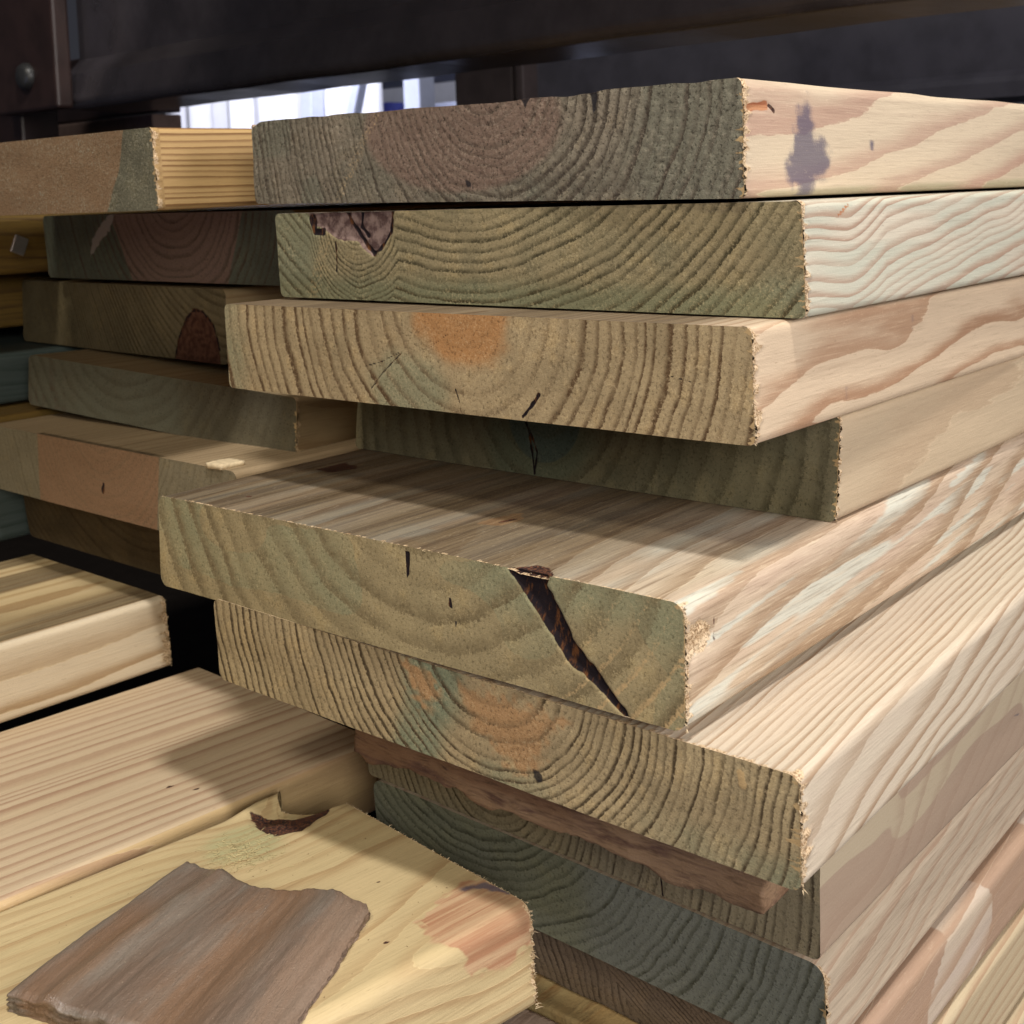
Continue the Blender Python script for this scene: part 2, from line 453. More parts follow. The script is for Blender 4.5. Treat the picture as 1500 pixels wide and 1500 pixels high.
plank('timber_plank', (.07614, .40458, -.00462, .82826, -.00479, .01289, .25846, .03701, -.01506),
      field(115, 48, 3.4, 4.6, dy=.03, dz=.22, amp=8, warp=1., seed=1), em, lm,
      'topmost plank of the right stack, rough grey end, dark blue ink stain on its side', RG,
      heart=lambda x, y, z, r: sstep(1., .8, np.hypot((y - 128) / 60, (z - 30) / 30)) * (x < 5) * .8, torn=150, rc=2.5, tear=1.3, fld2=field(115, 62, 9, 8, dy=.03, dz=.16, amp=10, warp=1.6, seed=101), rcon=lambda y, z, r: .75 + .35 * sstep(100, 60, y), esh=eshA, chan=chA, rough_end=.13,
      zsh=lambda x, y: .9 * sstep(62, 54, y) + .4 * vn(x / 30., y / 9., 0, 4) - 2.2 * sstep(250, 258, y),
      masks=[('side', 'poly', [(35, 30), (41, 33), (44, 30), (45, 20), (53, 19), (57, 12), (53, 6), (46, 5), (44, -1), (34, -1), (34, 3), (27, 5), (25, 10), (29, 14), (31, 20)], 3, 4.5, 0),
             ('side', 'poly', [(28, 14), (52, 17), (55, 10), (44, 6), (30, 6)], 3, 2.2, 0),
             ('side', 'line', ([(74, 37), (73, 30)], .25), 3, .5, 0), ('side', 'line', ([(88, 19), (88, 16)], .5), 3, .5, 0),
             ('side', 'line', ([(74, 8), (74, 3)], .3), 3, .5, 0), ('side', 'line', ([(1, 29), (14, 30)], 1.4), 5, .8, .5), ('side', 'line', ([(16, 30), (19, 28)], .7), 1, .5, .5),
             ('end', 'poly', [(58, 38), (62, 38), (61.5, 35), (60.5, 30), (59, 31)], 3, 1.6, .3), ('end', 'poly', [(90, 37), (94, 37), (92, 34)], 3, .8, 0),
             ('end', 'poly', [(121.5, 8), (124, 8), (123.5, 5.5), (121.5, 6)], 3, 1.4, 0)])

# ---- B : wavy rings and a bark knot at top left
em = end_mat('end_olive_wavy', (.325, .262, .145), (.065, .054, .028), (.2, .15, .08), (.21, .21, .13), lw=.3, con=1.05, bump=.35, speck=.3, seed=2, knc=((.085, .05, .045), (.25, .175, .15)))
lm = long_mat('long_pale_ringed', (.60, .545, .44), (.37, .255, .185), lw=.32, con=1.05, streak=.18, greenc=(.49, .49, .40), seed=2)
def fB(x, y, z):
    K = (206, 36)
    main = np.hypot(y - 147 - .07 * x, z - 138 + .30 * x * sstep(0, 40, x) * np.clip(1 - x / 60., 0, 1) - .10 * np.clip(x - 30, 0, 1e9) - 3 * vn(x / 90., 0, 0, 8) * sstep(0, 30, x) - 1.0 * vn(x / 26., 3, 0, 9) * sstep(0, 20, x)) + 1.6 * vn(x / 60., y / 34., z / 34., 11) + .5 * vn(x / 20., y / 9., z / 9., 12)
    dk = np.hypot((y - K[0]) * np.where(y > K[0], 1.25, 1.), z - K[1])
    kn = 70 + 1.85 * dk + 2 * vn(y / 9., z / 9., 1, 14)
    b = np.minimum(main, kn)
    return b / 4.1 + .4 * vn(b / 9., 1, 1, 15), b
def chB(x, y, z, r, ma, mb, face):
    if face == 'end':
        ma[:, 2] = .25 + .55 * sstep(14, 2, z) + .5 * sstep(215, 245, y) + .4 * sstep(30, 0, y) * sstep(20, 5, z)
        mb[:, 1] = .40 * sstep(9, 2, np.abs(y - 229 + (z - 18) * .5)) * sstep(34, 28, z)
    else: ma[:, 2] = .5 + .5 * vn(x / 40., y / 20., z / 9., 4)
plank('timber_plank', (.09343, .3963, -.04304, .85765, -.00444, -.00025, .25844, .03718, -.04634), fB, em, lm,
      'olive ended plank with wavy rings and a purple brown bark knot, second from top', RG, torn=130, rc=2.6, tear=1.3, fld2=lambda x, y, z: (fB(x, y, z)[0] * 1.45, 0), chan=chB,
      masks=[('end', 'poly', [(236, 38), (234, 32), (226, 30), (217.6, 25.2), (206, 25.2), (197.2, 18.5), (190, 22.5), (184.5, 28.5), (182, 38)], 5, .9, 1.1),
             ('end', 'line', ([(211, 37), (209, 33), (205, 29), (200, 23), (196, 19.5), (190, 23.5), (185.5, 29), (183.5, 37)], .9), 1, .7, .5),
             ('end', 'line', ([(202, 37), (203, 31), (199, 27)], .8), 1, .7, .4),
             ('end', 'line', ([(234, 35), (232, 29), (227, 29)], 1.6), 1, .7, .6), ('end', 'line', ([(219, 25), (219, 19), (220, 12)], .5), 1, .6, .4),
             ('side', 'line', ([(19, 33), (26, 34), (35, 36)], .6), 2, .8, 0), ('side', 'line', ([(22, 31), (30, 35)], .5), 5, .7, .2)])

# ---- C : orange heart, bold dark rings
em = end_mat('end_tan_bold_rings', (.39, .295, .165), (.10, .058, .028), (.42, .215, .085), (.27, .25, .15), lw=.45, con=1.25, bump=.28, speck=.25, seed=3, blotch=.2)
lm = long_mat('long_peach_bands', (.62, .485, .345), (.36, .215, .13), lw=.5, con=1.1, streak=.25, seed=3, greenc=(.6, .5, .36))
def chC(x, y, z, r, ma, mb, face):
    if face == 'end': ma[:, 2] = .1 + .7 * sstep(22, 8, np.hypot((y - 150) * .7, z - 6)) + .45 * sstep(235, 258, y)
    else: ma[:, 0] = .9 * sstep(5, 30, y) * (z > 30)  # brown tint paints shade onto the top strip
plank('timber_plank', (.07402, .3821, -.0804, .86632, -.01036, -.00295, .25987, .03701, -.02967),
      field(120, 42, 6.0, 4.6, dy=.05, dz=.16, amp=7, warp=1., seed=34, s0=8.5, R0=60), em, lm,
      'tan plank end with an orange heart and bold rings, third down the right stack', RG,
      heart=lambda x, y, z, r: sstep(34, 15, r + 3 * vn(y / 8., z / 8., 0, 2)) * (x < 4), torn=150, rc=2.8, tear=1.4, fld2=field(120, 46, 5.2, 4.6, dy=.03, dz=.05, amp=7, warp=1.5, seed=103), chan=chC, rcon=lambda y, z, r: .22 + .78 * sstep(30, 62, r + 12 * (y > 120)),
      masks=[('end', 'line', ([(173, 14.5), (163, 17), (153.4, 21)], .18), 1, .35, .2), ('end', 'line', ([(169.3, 6.3), (162.4, 12.9), (152, 21)], .28), 1, .4, .3),
             ('end', 'line', ([(124.4, 9), (122.5, 4), (121.8, -1.5)], .22), 1, .4, .2), ('end', 'line', ([(92.5, 1.5), (89.6, 4.4), (87, 7), (84.8, 9.9)], .55), 1, .7, .6),
             ('end', 'line', ([(30, 20), (18, 18)], .12), 1, .3, .1), ('end', 'line', ([(126, 30), (140, 22)], .12), 1, .3, .1),
             ('side', 'line', ([(63, 10), (63, 4)], .2), 3, .4, 0), ('side', 'line', ([(120, 30), (120, 24)], .2), 3, .4, 0)])

# ---- D : dark green, set back below C
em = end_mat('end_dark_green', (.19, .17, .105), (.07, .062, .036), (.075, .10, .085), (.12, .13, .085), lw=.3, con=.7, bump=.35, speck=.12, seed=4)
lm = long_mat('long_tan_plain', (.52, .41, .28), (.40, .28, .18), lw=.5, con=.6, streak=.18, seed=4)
def chD(x, y, z, r, ma, mb, face):
    if face == 'end': ma[:, 2] = .2 + .8 * sstep(40, 14, np.hypot(y - 140, (z - 14) * 1.5)); mb[:, 1] = .25 * sstep(10, 3, y)
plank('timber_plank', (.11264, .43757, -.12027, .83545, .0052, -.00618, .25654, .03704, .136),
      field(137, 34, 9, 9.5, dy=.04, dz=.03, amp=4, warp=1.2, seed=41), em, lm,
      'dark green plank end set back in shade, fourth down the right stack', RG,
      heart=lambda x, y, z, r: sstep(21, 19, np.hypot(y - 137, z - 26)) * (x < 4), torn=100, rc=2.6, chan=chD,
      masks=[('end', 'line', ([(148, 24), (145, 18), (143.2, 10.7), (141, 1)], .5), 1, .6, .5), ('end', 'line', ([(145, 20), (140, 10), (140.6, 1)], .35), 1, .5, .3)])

# ---- E : broad faint rings, bark crack
em = end_mat('end_olive_cracked', (.345, .275, .15), (.165, .125, .065), (.22, .18, .09), (.25, .24, .14), lw=.25, con=.95, bump=.32, speck=.18, seed=5, blotch=.2)
lm = long_mat('long_pale_streaked', (.56, .47, .345), (.30, .195, .115), lw=.35, con=.85, streak=.6, seed=5, pink=(.50, .37, .28), greenc=(.56, .55, .47), knotc=((.15, .085, .042), (.25, .16, .085)))
def chE(x, y, z, r, ma, mb, face):
    if face == 'end':
        ma[:, 2] = .15 + .5 * (vn(y / 30., z / 16., 0, 21) > .1) * .7 + .45 * sstep(90, 60, y) * sstep(20, 35, z)
        q = (r / 8.5) % 1
        mb[:, 1] = .36 * sstep(.55, .8, q) * sstep(62, 30, y) + .26 * sstep(100, 40, y) * sstep(.7, .9, q) * sstep(35, 5, z) * .9
    else:
        ma[:, 2] = .35 + .6 * vn(x / 60., y / 9., z / 9., 6)
        ma[:, 0] = .97 * sstep(8, 75, y) * (.82 + .18 * sstep(-.4, .4, vn(x / 160., y / 14., 0, 61))) * (z > 30)  # streaky brown wood, darkened further to paint shade on the top
        sd_ = (y < 4); ma[:, 2] = np.where(sd_, .12 + .75 * sstep(.15, .4, vn(x / 55., 3, (z - .10 * x) / 3.2, 7)), ma[:, 2])
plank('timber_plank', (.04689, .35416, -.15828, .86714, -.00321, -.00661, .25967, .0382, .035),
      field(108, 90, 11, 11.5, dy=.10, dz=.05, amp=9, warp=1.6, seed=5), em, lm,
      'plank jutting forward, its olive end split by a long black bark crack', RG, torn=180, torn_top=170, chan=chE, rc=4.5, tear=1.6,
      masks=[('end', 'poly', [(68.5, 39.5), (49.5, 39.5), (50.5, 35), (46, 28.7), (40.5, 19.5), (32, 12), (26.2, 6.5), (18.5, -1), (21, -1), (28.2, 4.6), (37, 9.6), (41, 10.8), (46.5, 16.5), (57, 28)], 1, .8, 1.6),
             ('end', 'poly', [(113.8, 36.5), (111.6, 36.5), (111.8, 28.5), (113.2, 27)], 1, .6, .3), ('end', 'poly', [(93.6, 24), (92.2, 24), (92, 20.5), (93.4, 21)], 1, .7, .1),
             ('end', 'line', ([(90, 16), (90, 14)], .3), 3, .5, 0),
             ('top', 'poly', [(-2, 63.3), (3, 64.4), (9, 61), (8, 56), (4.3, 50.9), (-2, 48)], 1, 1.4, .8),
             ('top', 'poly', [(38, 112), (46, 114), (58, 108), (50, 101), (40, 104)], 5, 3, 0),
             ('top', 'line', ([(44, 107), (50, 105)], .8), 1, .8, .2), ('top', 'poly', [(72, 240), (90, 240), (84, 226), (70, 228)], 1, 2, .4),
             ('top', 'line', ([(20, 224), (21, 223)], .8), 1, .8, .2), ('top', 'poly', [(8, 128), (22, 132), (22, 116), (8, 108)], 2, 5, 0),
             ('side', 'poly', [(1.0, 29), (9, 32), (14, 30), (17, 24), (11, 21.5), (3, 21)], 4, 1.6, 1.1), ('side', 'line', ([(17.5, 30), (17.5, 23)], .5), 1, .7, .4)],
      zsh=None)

# ---- F : striped, orange heart patch
em = end_mat('end_striped_heart', (.42, .325, .185), (.07, .048, .026), (.42, .25, .12), (.215, .24, .155), lw=.42, con=1.35, bump=.35, speck=.2, seed=6, blotch=.2)
lm = long_mat('long_cream_striped', (.60, .525, .41), (.35, .24, .155), lw=.4, con=1., streak=.24, seed=6, pink=(.56, .47, .37), greenc=(.6, .6, .5))
def chF(x, y, z, r, ma, mb, face):
    if face == 'end':
        ma[:, 2] = .08 + .6 * sstep(22, 4, np.abs(y - 143 - (15 - z) * .35)) + .3 * sstep(16, 3, z) * sstep(100, 20, y) + .35 * sstep(70, 95, y) * sstep(130, 110, y) * sstep(10, 4, z)
def fF(x, y, z):
    b = field(113, 46, 3.9, 3.05, dy=.03, dz=.16, amp=5, warp=1.1, seed=62, s0=6.6, R0=38)
    q, r = b(x, y, z)
    # rings are wide close to the pith, tight outside on the left
    s = np.where(y > 116, 1.0, 1.0)
    return q, r
plank('timber_plank', (.07554, .3348, -.19656, .87773, .00161, .01375, .25819, .03419, -.04348), fF, em, lm,
      'striped plank end with orange heart patch and cream top, just below the cracked plank', RG, torn=200, torn_top=60, rcon=lambda y, z, r: .85 + .3 * sstep(120, 150, y), chan=chF, rc=3.6, tear=1.8,
      masks=[('end', 'poly', [(124, 29.5), (106, 30.3), (81, 29.4), (87, 22.6), (90.9, 14.7), (96.8, 6.1), (105.4, 6.6), (111.1, 13.8), (121.5, 16.9)], 0, 6, 0),
             ('end', 'poly', [(152.2, 31.7), (141.4, 31.3), (133.7, 23.4), (143.6, 17.2), (149.9, 24.3)], 0, 7, 0),
             ('end', 'poly', [(95, 8), (91, 8), (91, 5.5), (96, 5)], 3, 1.8, 0), ('end', 'line', ([(18, 30), (17.5, 27)], 1.2), 4, .8, -.2)])

# ---- G : under F, dark ticked end, plain shaded side
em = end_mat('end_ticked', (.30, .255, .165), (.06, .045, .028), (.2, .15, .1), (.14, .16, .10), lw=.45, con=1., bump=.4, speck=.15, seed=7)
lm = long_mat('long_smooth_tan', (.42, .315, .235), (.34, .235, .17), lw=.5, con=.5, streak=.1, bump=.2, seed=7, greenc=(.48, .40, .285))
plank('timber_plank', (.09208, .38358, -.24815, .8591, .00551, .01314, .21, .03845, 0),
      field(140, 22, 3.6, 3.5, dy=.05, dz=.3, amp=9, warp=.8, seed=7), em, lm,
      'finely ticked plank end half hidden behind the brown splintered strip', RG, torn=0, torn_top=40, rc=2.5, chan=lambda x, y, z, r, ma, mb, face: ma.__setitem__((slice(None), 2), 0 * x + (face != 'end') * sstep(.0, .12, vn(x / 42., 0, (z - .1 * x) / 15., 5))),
      masks=[('end', 'line', ([(60, 0), (61, 10)], .25), 1, .4, .2), ('side', 'line', ([(119, 31), (119, 20)], .3), 3, .4, 0), ('side', 'line', ([(92, 26), (92, 22)], .15), 3, .4, 0),
             ('side', 'line', ([(176, 29), (176, 19), (181, 18)], .3), 3, .4, 0)])

# ---- I : green end, arching rings
em = end_mat('end_green_arched', (.23, .235, .16), (.065, .066, .044), (.15, .12, .08), (.205, .215, .18), lw=.35, con=.85, bump=.4, speck=.12, seed=8)
lm = long_mat('long_bright_streaky', (.56, .46, .345), (.41, .28, .195), lw=.45, con=.9, streak=.5, seed=8)
def chG(x, y, z, r, ma, mb, face):
    if face == 'end': ma[:, 2] = .35 + .5 * sstep(60, 35, np.abs(y - 45))
plank('timber_plank', (.09565, .3905, -.28934, .8803, .00703, .030, .207, .03686, -.085),
      field(150, 80, 4.5, 3.9, dy=.03, dz=.1, amp=5, warp=1.6, seed=8), em, lm,
      'eighth plank of the right stack, blue green end with arching dark rings', RG, torn=80, chan=chG, rc=5.5)

# ---- K, M, N : lower boards
em = end_mat('end_brown_chevron', (.20, .15, .105), (.06, .042, .03), (.15, .12, .08), (.14, .12, .09), lw=.4, con=.9, bump=.5, speck=.1, seed=9)
lm = long_mat('long_patchy_tan', (.56, .46, .345), (.40, .265, .18), lw=.42, con=1., streak=.15, seed=9, pink=(.52, .43, .37), greenc=(.40, .27, .19))
def fK(x, y, z):
    v = .8 * np.abs(y - 85 - (z - 15) * .9) + .45 * z + 1.2 * vn(y / 14., z / 12., x / 60., 71) + .02 * x
    return v / 2.7, v
def fKs(x, y, z):
    a, _ = fK(x, y, z); b, r = field(60, 50, 9, 10, dy=.05, dz=.1, amp=7, warp=1.5, seed=91)(x, y, z)
    w = sstep(4, 10, x); return a * (1 - w) + b * w, r
plank('timber_plank', (.10173, .39562, -.3222, .86039, .00433, .006, .205, .0315, -.05), fKs, em, lm,
      'brown plank end with folded chevron rings, below the blue green arched plank end', RG, rc=4,
      chan=lambda x, y, z, r, ma, mb, face: ma.__setitem__((slice(None), 2), 0 * x + (face != 'end') * 1.2 * sstep(.1, .16, vn(x / 55., 0, (z - .15 * x) / 18., 9))))
em2 = end_mat('end_plain_low', (.22, .18, .11), (.08, .06, .04), (.2, .15, .1), (.16, .17, .1), seed=10)
lm2 = long_mat('long_yellow_striped', (.56, .455, .30), (.38, .245, .15), lw=.4, con=.9, streak=.15, seed=10)
plank('timber_plank', (.107, .400, -.3612, .86, .004, .004, .205, .0375, 0), field(60, 95, 5, 5, dz=.05, seed=10), em2, lm2,
      'plank of which only the yellow striped side shows near the bottom right corner', RG, res=1.4, cres=2)
plank('timber_plank', (.116, .405, -.4005, .865, .003, .003, .205, .0375, 0), field(110, 60, 7, 7, dz=.05, seed=12), em2, lm2,
      'lowest plank of the right stack, a sliver of side in the bottom right corner', RG, res=1.6, cres=2)

# ---- brown strip wedged under the overhang of F
def strip(name, M, xs, ys, zs, mat, label, cat, jag=1.5, group=None, seed=3, low=0.):
    """rough splintery bar: box subdivided and broken up"""
    nx, ny, nz = [max(2, int((b - a) / 1.5)) for a, b in (xs, ys, zs)]
    import bmesh
    V = []; F = []
    def face(fu, nu, nv):
        k = len(V)
        for i in range(nu + 1):
            for j in range(nv + 1): V.append(fu(i / nu, j / nv))
        for i in range(nu):
            for j in range(nv):
                a = k + i * (nv + 1) + j; F.append((a, a + 1, a + nv + 2, a + nv + 1))
    L3 = lambda r, t: r[0] + (r[1] - r[0]) * t
    for s in (0, 1):
        face(lambda u, v: (L3(xs, u if not s else 1 - u), L3(ys, v), zs[s]), nx, ny)
        face(lambda u, v: (xs[s], L3(ys, u if s else 1 - u), L3(zs, v)), ny, nz)
        face(lambda u, v: (L3(xs, u if not s else 1 - u), ys[s], L3(zs, v if True else v)), nx, nz)
    V = np.array(V, float)
    lo = np.array([xs[0], ys[0], zs[0]]); hi = np.array([xs[1], ys[1], zs[1]])
    for a in range(3):
        n = fbm(V[:, 0] / 7 + a * 9, V[:, 1] / (16 if a != 1 else 4), V[:, 2] / 5, seed + a, 3)
        # pull corners in so that the bar looks broken, not sawn
        ed = 1 - np.minimum(V[:, a] - lo[a], hi[a] - V[:, a]) / (.5 * (hi[a] - lo[a]))
        V[:, a] -= np.sign(V[:, a] - (lo[a] + hi[a]) / 2) * ed * jag * (.5 + .5 * n)
    V[:, 2] += low * sstep(zs[0] + 6, zs[0], V[:, 2]) * (1.5 * fbm(V[:, 1] / 11, 3, 1, seed + 8, 3) + .6)
    V[:, 0] += low * .5 * fbm(V[:, 1] / 14, V[:, 2] / 6, 2, seed + 9, 3)
    o = mesh(name, V * MM, F, [mat])
    import bmesh as bmm
    bm = bmm.new(); bm.from_mesh(o.data); bmm.ops.remove_doubles(bm, verts=bm.verts, dist=2e-6); bmm.ops.recalc_face_normals(bm, faces=bm.faces); bm.to_mesh(o.data); bm.free()
    o.matrix_world = M
    return tag(o, label, cat, group)

def wood_scrap_mat(name, cols, stretch=(12, 120, 120), rough=.6, bump=.8, off=0, rot=0, bands=None):
    m, g, b = newmat(name, rough, .5)
    n = g.N.new('ShaderNodeTexCoord'); mp = g.N.new('ShaderNodeMapping'); g.K.new(n.outputs['Object'], mp.inputs[0])
    mp.inputs['Rotation'].default_value = (0, 0, rot); mp.inputs['Location'].default_value = (off, off * .3, off * .7)
    V = X(g, mp.outputs[0])
    def sc(s):
        k = g.N.new('ShaderNodeVectorMath'); k.operation = 'MULTIPLY'; g.inp(k.inputs[0], V); k.inputs[1].default_value = s
        return X(g, k.outputs[0])
    a = g.noise(sc(stretch), 1, 4, .6, .4); c = g.noise(sc(tuple(v * 4.5 for v in stretch)), 1, 4, .6); d = g.noise(V, 900, 3, .6)
    e = g.noise(sc(tuple(v * .35 for v in stretch)), 1, 2, .5)
    col = g.mix(g.ss(e, .38, .62), cols[0], cols[1])
    col = g.mix(g.ss(a, .5, .7), col, cols[2])
    col = g.mix(g.ss(c, .5, .75) * .6, col, tuple(v * .35 for v in cols[0]))
    col = g.mix(g.ss(d, .62, .8) * .4, col, tuple(min(1, v * 1.9) for v in cols[1]))
    g.inp(b.inputs['Base Color'], col)
    g.inp(b.inputs['Roughness'], g.ss(c, .3, .7, rough - .15, rough + .2))
    g.inp(b.inputs['Normal'], g.bump(c * .7 + a * .6 + d * .4, bump, .0008))
    return m
MF = frame(.07554, .3348, -.19656, .87773, .00161, .01375)
m_strip = wood_scrap_mat('brown_split_wood', ((.16, .085, .045), (.26, .165, .095), (.085, .04, .028)), stretch=(90, 26, 190), rough=.75)
strip('wood_strip', MF, (13, 46.5), (18, 197), (-22.5, .3), m_strip, 'brown splintered strip wedged under the overhanging striped plank end', 'wood strip', jag=2.6, low=3.2)
MK = frame(.10173, .39562, -.3105, .86039, .0, .0)
m_ye = wood_scrap_mat('yellow_split_wood', ((.42, .28, .12), (.46, .35, .17), (.30, .15, .05)), stretch=(20, 90, 90), rough=.75, off=.4)
strip('offcut_block', MK, (-16, -.6), (30, 190), (-16, -.2), m_ye, 'yellow brown offcut in front of the chevron ringed plank end, at the bottom edge', 'offcut', jag=1.2)
m_pk = wood_scrap_mat('pink_split_wood', ((.42, .30, .24), (.50, .38, .30), (.30, .20, .15)), stretch=(20, 90, 90), rough=.75, off=.8)
strip('offcut_block', MK, (-46, -17), (40, 190), (-22, -2.5), m_pk, 'pinkish offcut at the bottom edge, in front of the yellow brown offcut', 'offcut', jag=1.2)

# ================================================================== BACK LEFT STACK
em = end_mat('end_rust_speckled', (.15, .14, .095), (.10, .085, .05), (.235, .145, .08), (.135, .13, .09), lw=.4, con=.4, bump=.9, speck=.6, seed=11)
lm = long_mat('long_golden_striped', (.46, .30, .125), (.17, .08, .028), lw=.4, con=1., streak=.1, seed=11, pink=(.44, .29, .13))
def fP(x, y, z):
    v = np.hypot(y - 144, z - 73) + .8 * vn(x / 60., y / 10., z / 9., 9); q = v / 1.25
    s = z + .006 * x + .7 * vn(x / 90., 1, z / 8., 31); w = sstep(.5, 3, x)
    return q * (1 - w) + (s / 3.0 + .4 * vn(s / 5., 0, 0, 2)) * w, v
plank('timber_plank', (-.16055, .5858, -.00264, .88758, .0091, -.00194, .25814, .03814, -.016), fP, em, lm,
      'rust coloured speckled plank end with golden striped side, top of the back left stack', LG,
      heart=lambda x, y, z, r: sstep(127.5, 126, r) * (x < 4) * (.8 + .2 * vn(y / 20., z / 20., 0, 3)), res=1.3, torn=70, rc=2.5,
      zsh=lambda x, y: -7.5 * sstep(60, 250, y) * 0 )
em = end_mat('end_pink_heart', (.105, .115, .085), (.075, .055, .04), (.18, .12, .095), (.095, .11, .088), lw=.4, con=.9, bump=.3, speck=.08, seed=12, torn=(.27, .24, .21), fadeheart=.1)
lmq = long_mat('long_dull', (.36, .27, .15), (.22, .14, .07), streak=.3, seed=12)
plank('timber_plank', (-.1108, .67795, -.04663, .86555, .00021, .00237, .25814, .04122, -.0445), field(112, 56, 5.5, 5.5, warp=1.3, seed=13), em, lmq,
      'grey green plank end with a pink brown half round heart, at the back left', LG,
      heart=lambda x, y, z, r: sstep(2, -2, np.abs(y - 112) - (66 - (41 - z) * .45)) * (x < 4), res=2, cres=.8,
      masks=[('end', 'poly', [(172, 41), (178, 41), (190, 34), (200, 26), (207, 12), (192, 24), (180, 31)], 4, 2., 0)])
em = end_mat('end_brown_knotted', (.185, .15, .085), (.06, .045, .022), (.14, .10, .05), (.11, .11, .06), lw=.35, con=.9, bump=.3, speck=.08, seed=14)
def fR(x, y, z):
    main = .55 * (y - 60) - .35 * z * 2.2 + 30 + .004 * (y - 60) ** 2
    dk = np.hypot(y - 28, (z + 6) * .8)
    kn = 1.6 * dk
    q = -np.log(np.exp(-np.clip(main, -60, 200) * .12) + np.exp(-kn * .12)) / .12
    return q / 4.4, y
plank('timber_plank', (-.16249, .71768, -.09284, .79867, 0, -.00185, .25814, .04333, .038), fR, em, lmq,
      'brown plank end with a dark red half round knot, at the back left', LG, res=2, cres=.8,
      masks=[('end', 'poly', [(56, -1), (52, 12), (44, 24), (34, 31), (24, 31), (14, 23), (8, 10), (6, -1)], 5, 1.6, 0),
             ('end', 'line', ([(56, 0), (51, 13), (44, 23), (34, 30), (24, 30), (13, 22), (7, 8)], .7), 1, 1.2, 0)])
em = end_mat('end_grey_green', (.15, .13, .085), (.08, .065, .04), (.14, .10, .05), (.16, .155, .11), lw=.3, con=.45, bump=.3, speck=.08, seed=15)
def chS(x, y, z, r, ma, mb, face):
    if face == 'end': ma[:, 2] = .6 * sstep(60, 120, y); mb[:, 2] = .38 * (vn(y / 4., z / 22., 0, 4) > .1) * sstep(195, 215, y)
plank('timber_plank', (-.11311, .64592, -.13405, .88738, -.02215, .03337, .2574, .03215, .0256), field(150, 80, 9, 8, warp=1.5, seed=16), em, lmq,
      'plain grey green plank end resting on the orange hearted plank', LG, res=2, cres=.8, chan=chS, torn=40)
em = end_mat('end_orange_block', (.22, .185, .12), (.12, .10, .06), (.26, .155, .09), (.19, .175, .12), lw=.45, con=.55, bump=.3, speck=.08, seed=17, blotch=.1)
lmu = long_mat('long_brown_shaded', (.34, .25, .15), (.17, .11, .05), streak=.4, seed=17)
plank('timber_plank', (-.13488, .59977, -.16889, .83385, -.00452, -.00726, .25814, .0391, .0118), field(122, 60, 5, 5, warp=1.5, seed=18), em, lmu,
      'grey plank end with a wide orange heart block and a pale chipped corner', LG,
      heart=lambda x, y, z, r: (sstep(196, 194.5, y) * sstep(68 + (20 - z) * .15, 70 + (20 - z) * .15, y + .0)) * (x < 4), res=1.6, cres=.7,
      masks=[('end', 'line', ([(123, 18), (124, 14)], 1.3), 1, 1, 0)])
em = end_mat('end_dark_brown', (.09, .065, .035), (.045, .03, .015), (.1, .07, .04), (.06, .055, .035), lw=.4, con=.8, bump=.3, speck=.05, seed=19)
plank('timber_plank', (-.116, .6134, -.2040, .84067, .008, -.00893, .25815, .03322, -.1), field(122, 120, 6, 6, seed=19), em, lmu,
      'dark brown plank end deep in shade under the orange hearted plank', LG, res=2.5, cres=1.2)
# pale splinter chip on the corner of the orange hearted plank
m_chip = plain('pale_chip', (.72, .58, .38), .7, .2, nscale=500, bump=.4)
MU = frame(-.13488, .59977, -.16889, .83385, -.00452, -.00726)
strip('wood_chip', MU, (-1, 14), (10, 24), (38.2, 42), m_chip, 'small pale wood chip lying on the corner of the orange hearted plank', 'wood chip', jag=1.2)

# ---- third column at the far left: only their sides show
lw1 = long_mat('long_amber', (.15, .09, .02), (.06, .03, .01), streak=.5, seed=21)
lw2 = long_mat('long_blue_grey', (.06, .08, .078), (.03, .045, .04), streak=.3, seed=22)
yaw3 = .8655
L3v = Vector((math.cos(yaw3), math.sin(yaw3), 0)); W3v = Vector((-math.sin(yaw3), math.cos(yaw3), 0))
o3 = Vector((-.31182, .84908, 0))
FG = 'planks at the far left edge'
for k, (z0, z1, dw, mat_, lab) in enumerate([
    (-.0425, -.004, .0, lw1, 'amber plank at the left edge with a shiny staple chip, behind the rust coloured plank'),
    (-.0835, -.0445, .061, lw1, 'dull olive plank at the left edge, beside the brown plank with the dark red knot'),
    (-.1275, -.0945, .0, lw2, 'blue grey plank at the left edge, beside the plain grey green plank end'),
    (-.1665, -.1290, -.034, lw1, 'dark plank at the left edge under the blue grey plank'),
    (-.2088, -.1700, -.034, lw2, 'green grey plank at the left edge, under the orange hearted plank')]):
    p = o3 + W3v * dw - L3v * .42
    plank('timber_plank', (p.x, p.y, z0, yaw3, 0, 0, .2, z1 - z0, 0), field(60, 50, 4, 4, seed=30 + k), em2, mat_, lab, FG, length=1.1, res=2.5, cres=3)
m_met = plain('bright_metal', (.75, .72, .75), .3, .5, metallic=.9)
ms = Matrix.Translation(o3 + L3v * -.013 + Vector((0, 0, -.024)))
chip = bx('metal_staple', (-.006, -.0012, -.006), (.004, .0, .006), m_met, bev=.0008)
chip.matrix_world = Matrix.Translation(o3 - L3v * .016 - W3v * .0005 + Vector((0, 0, -.024))) @ Matrix.Rotation(yaw3, 4, 'Z') @ Matrix.Rotation(.4, 4, 'Y')
tag(chip, 'small shiny metal staple on the amber plank at the left edge', 'staple')

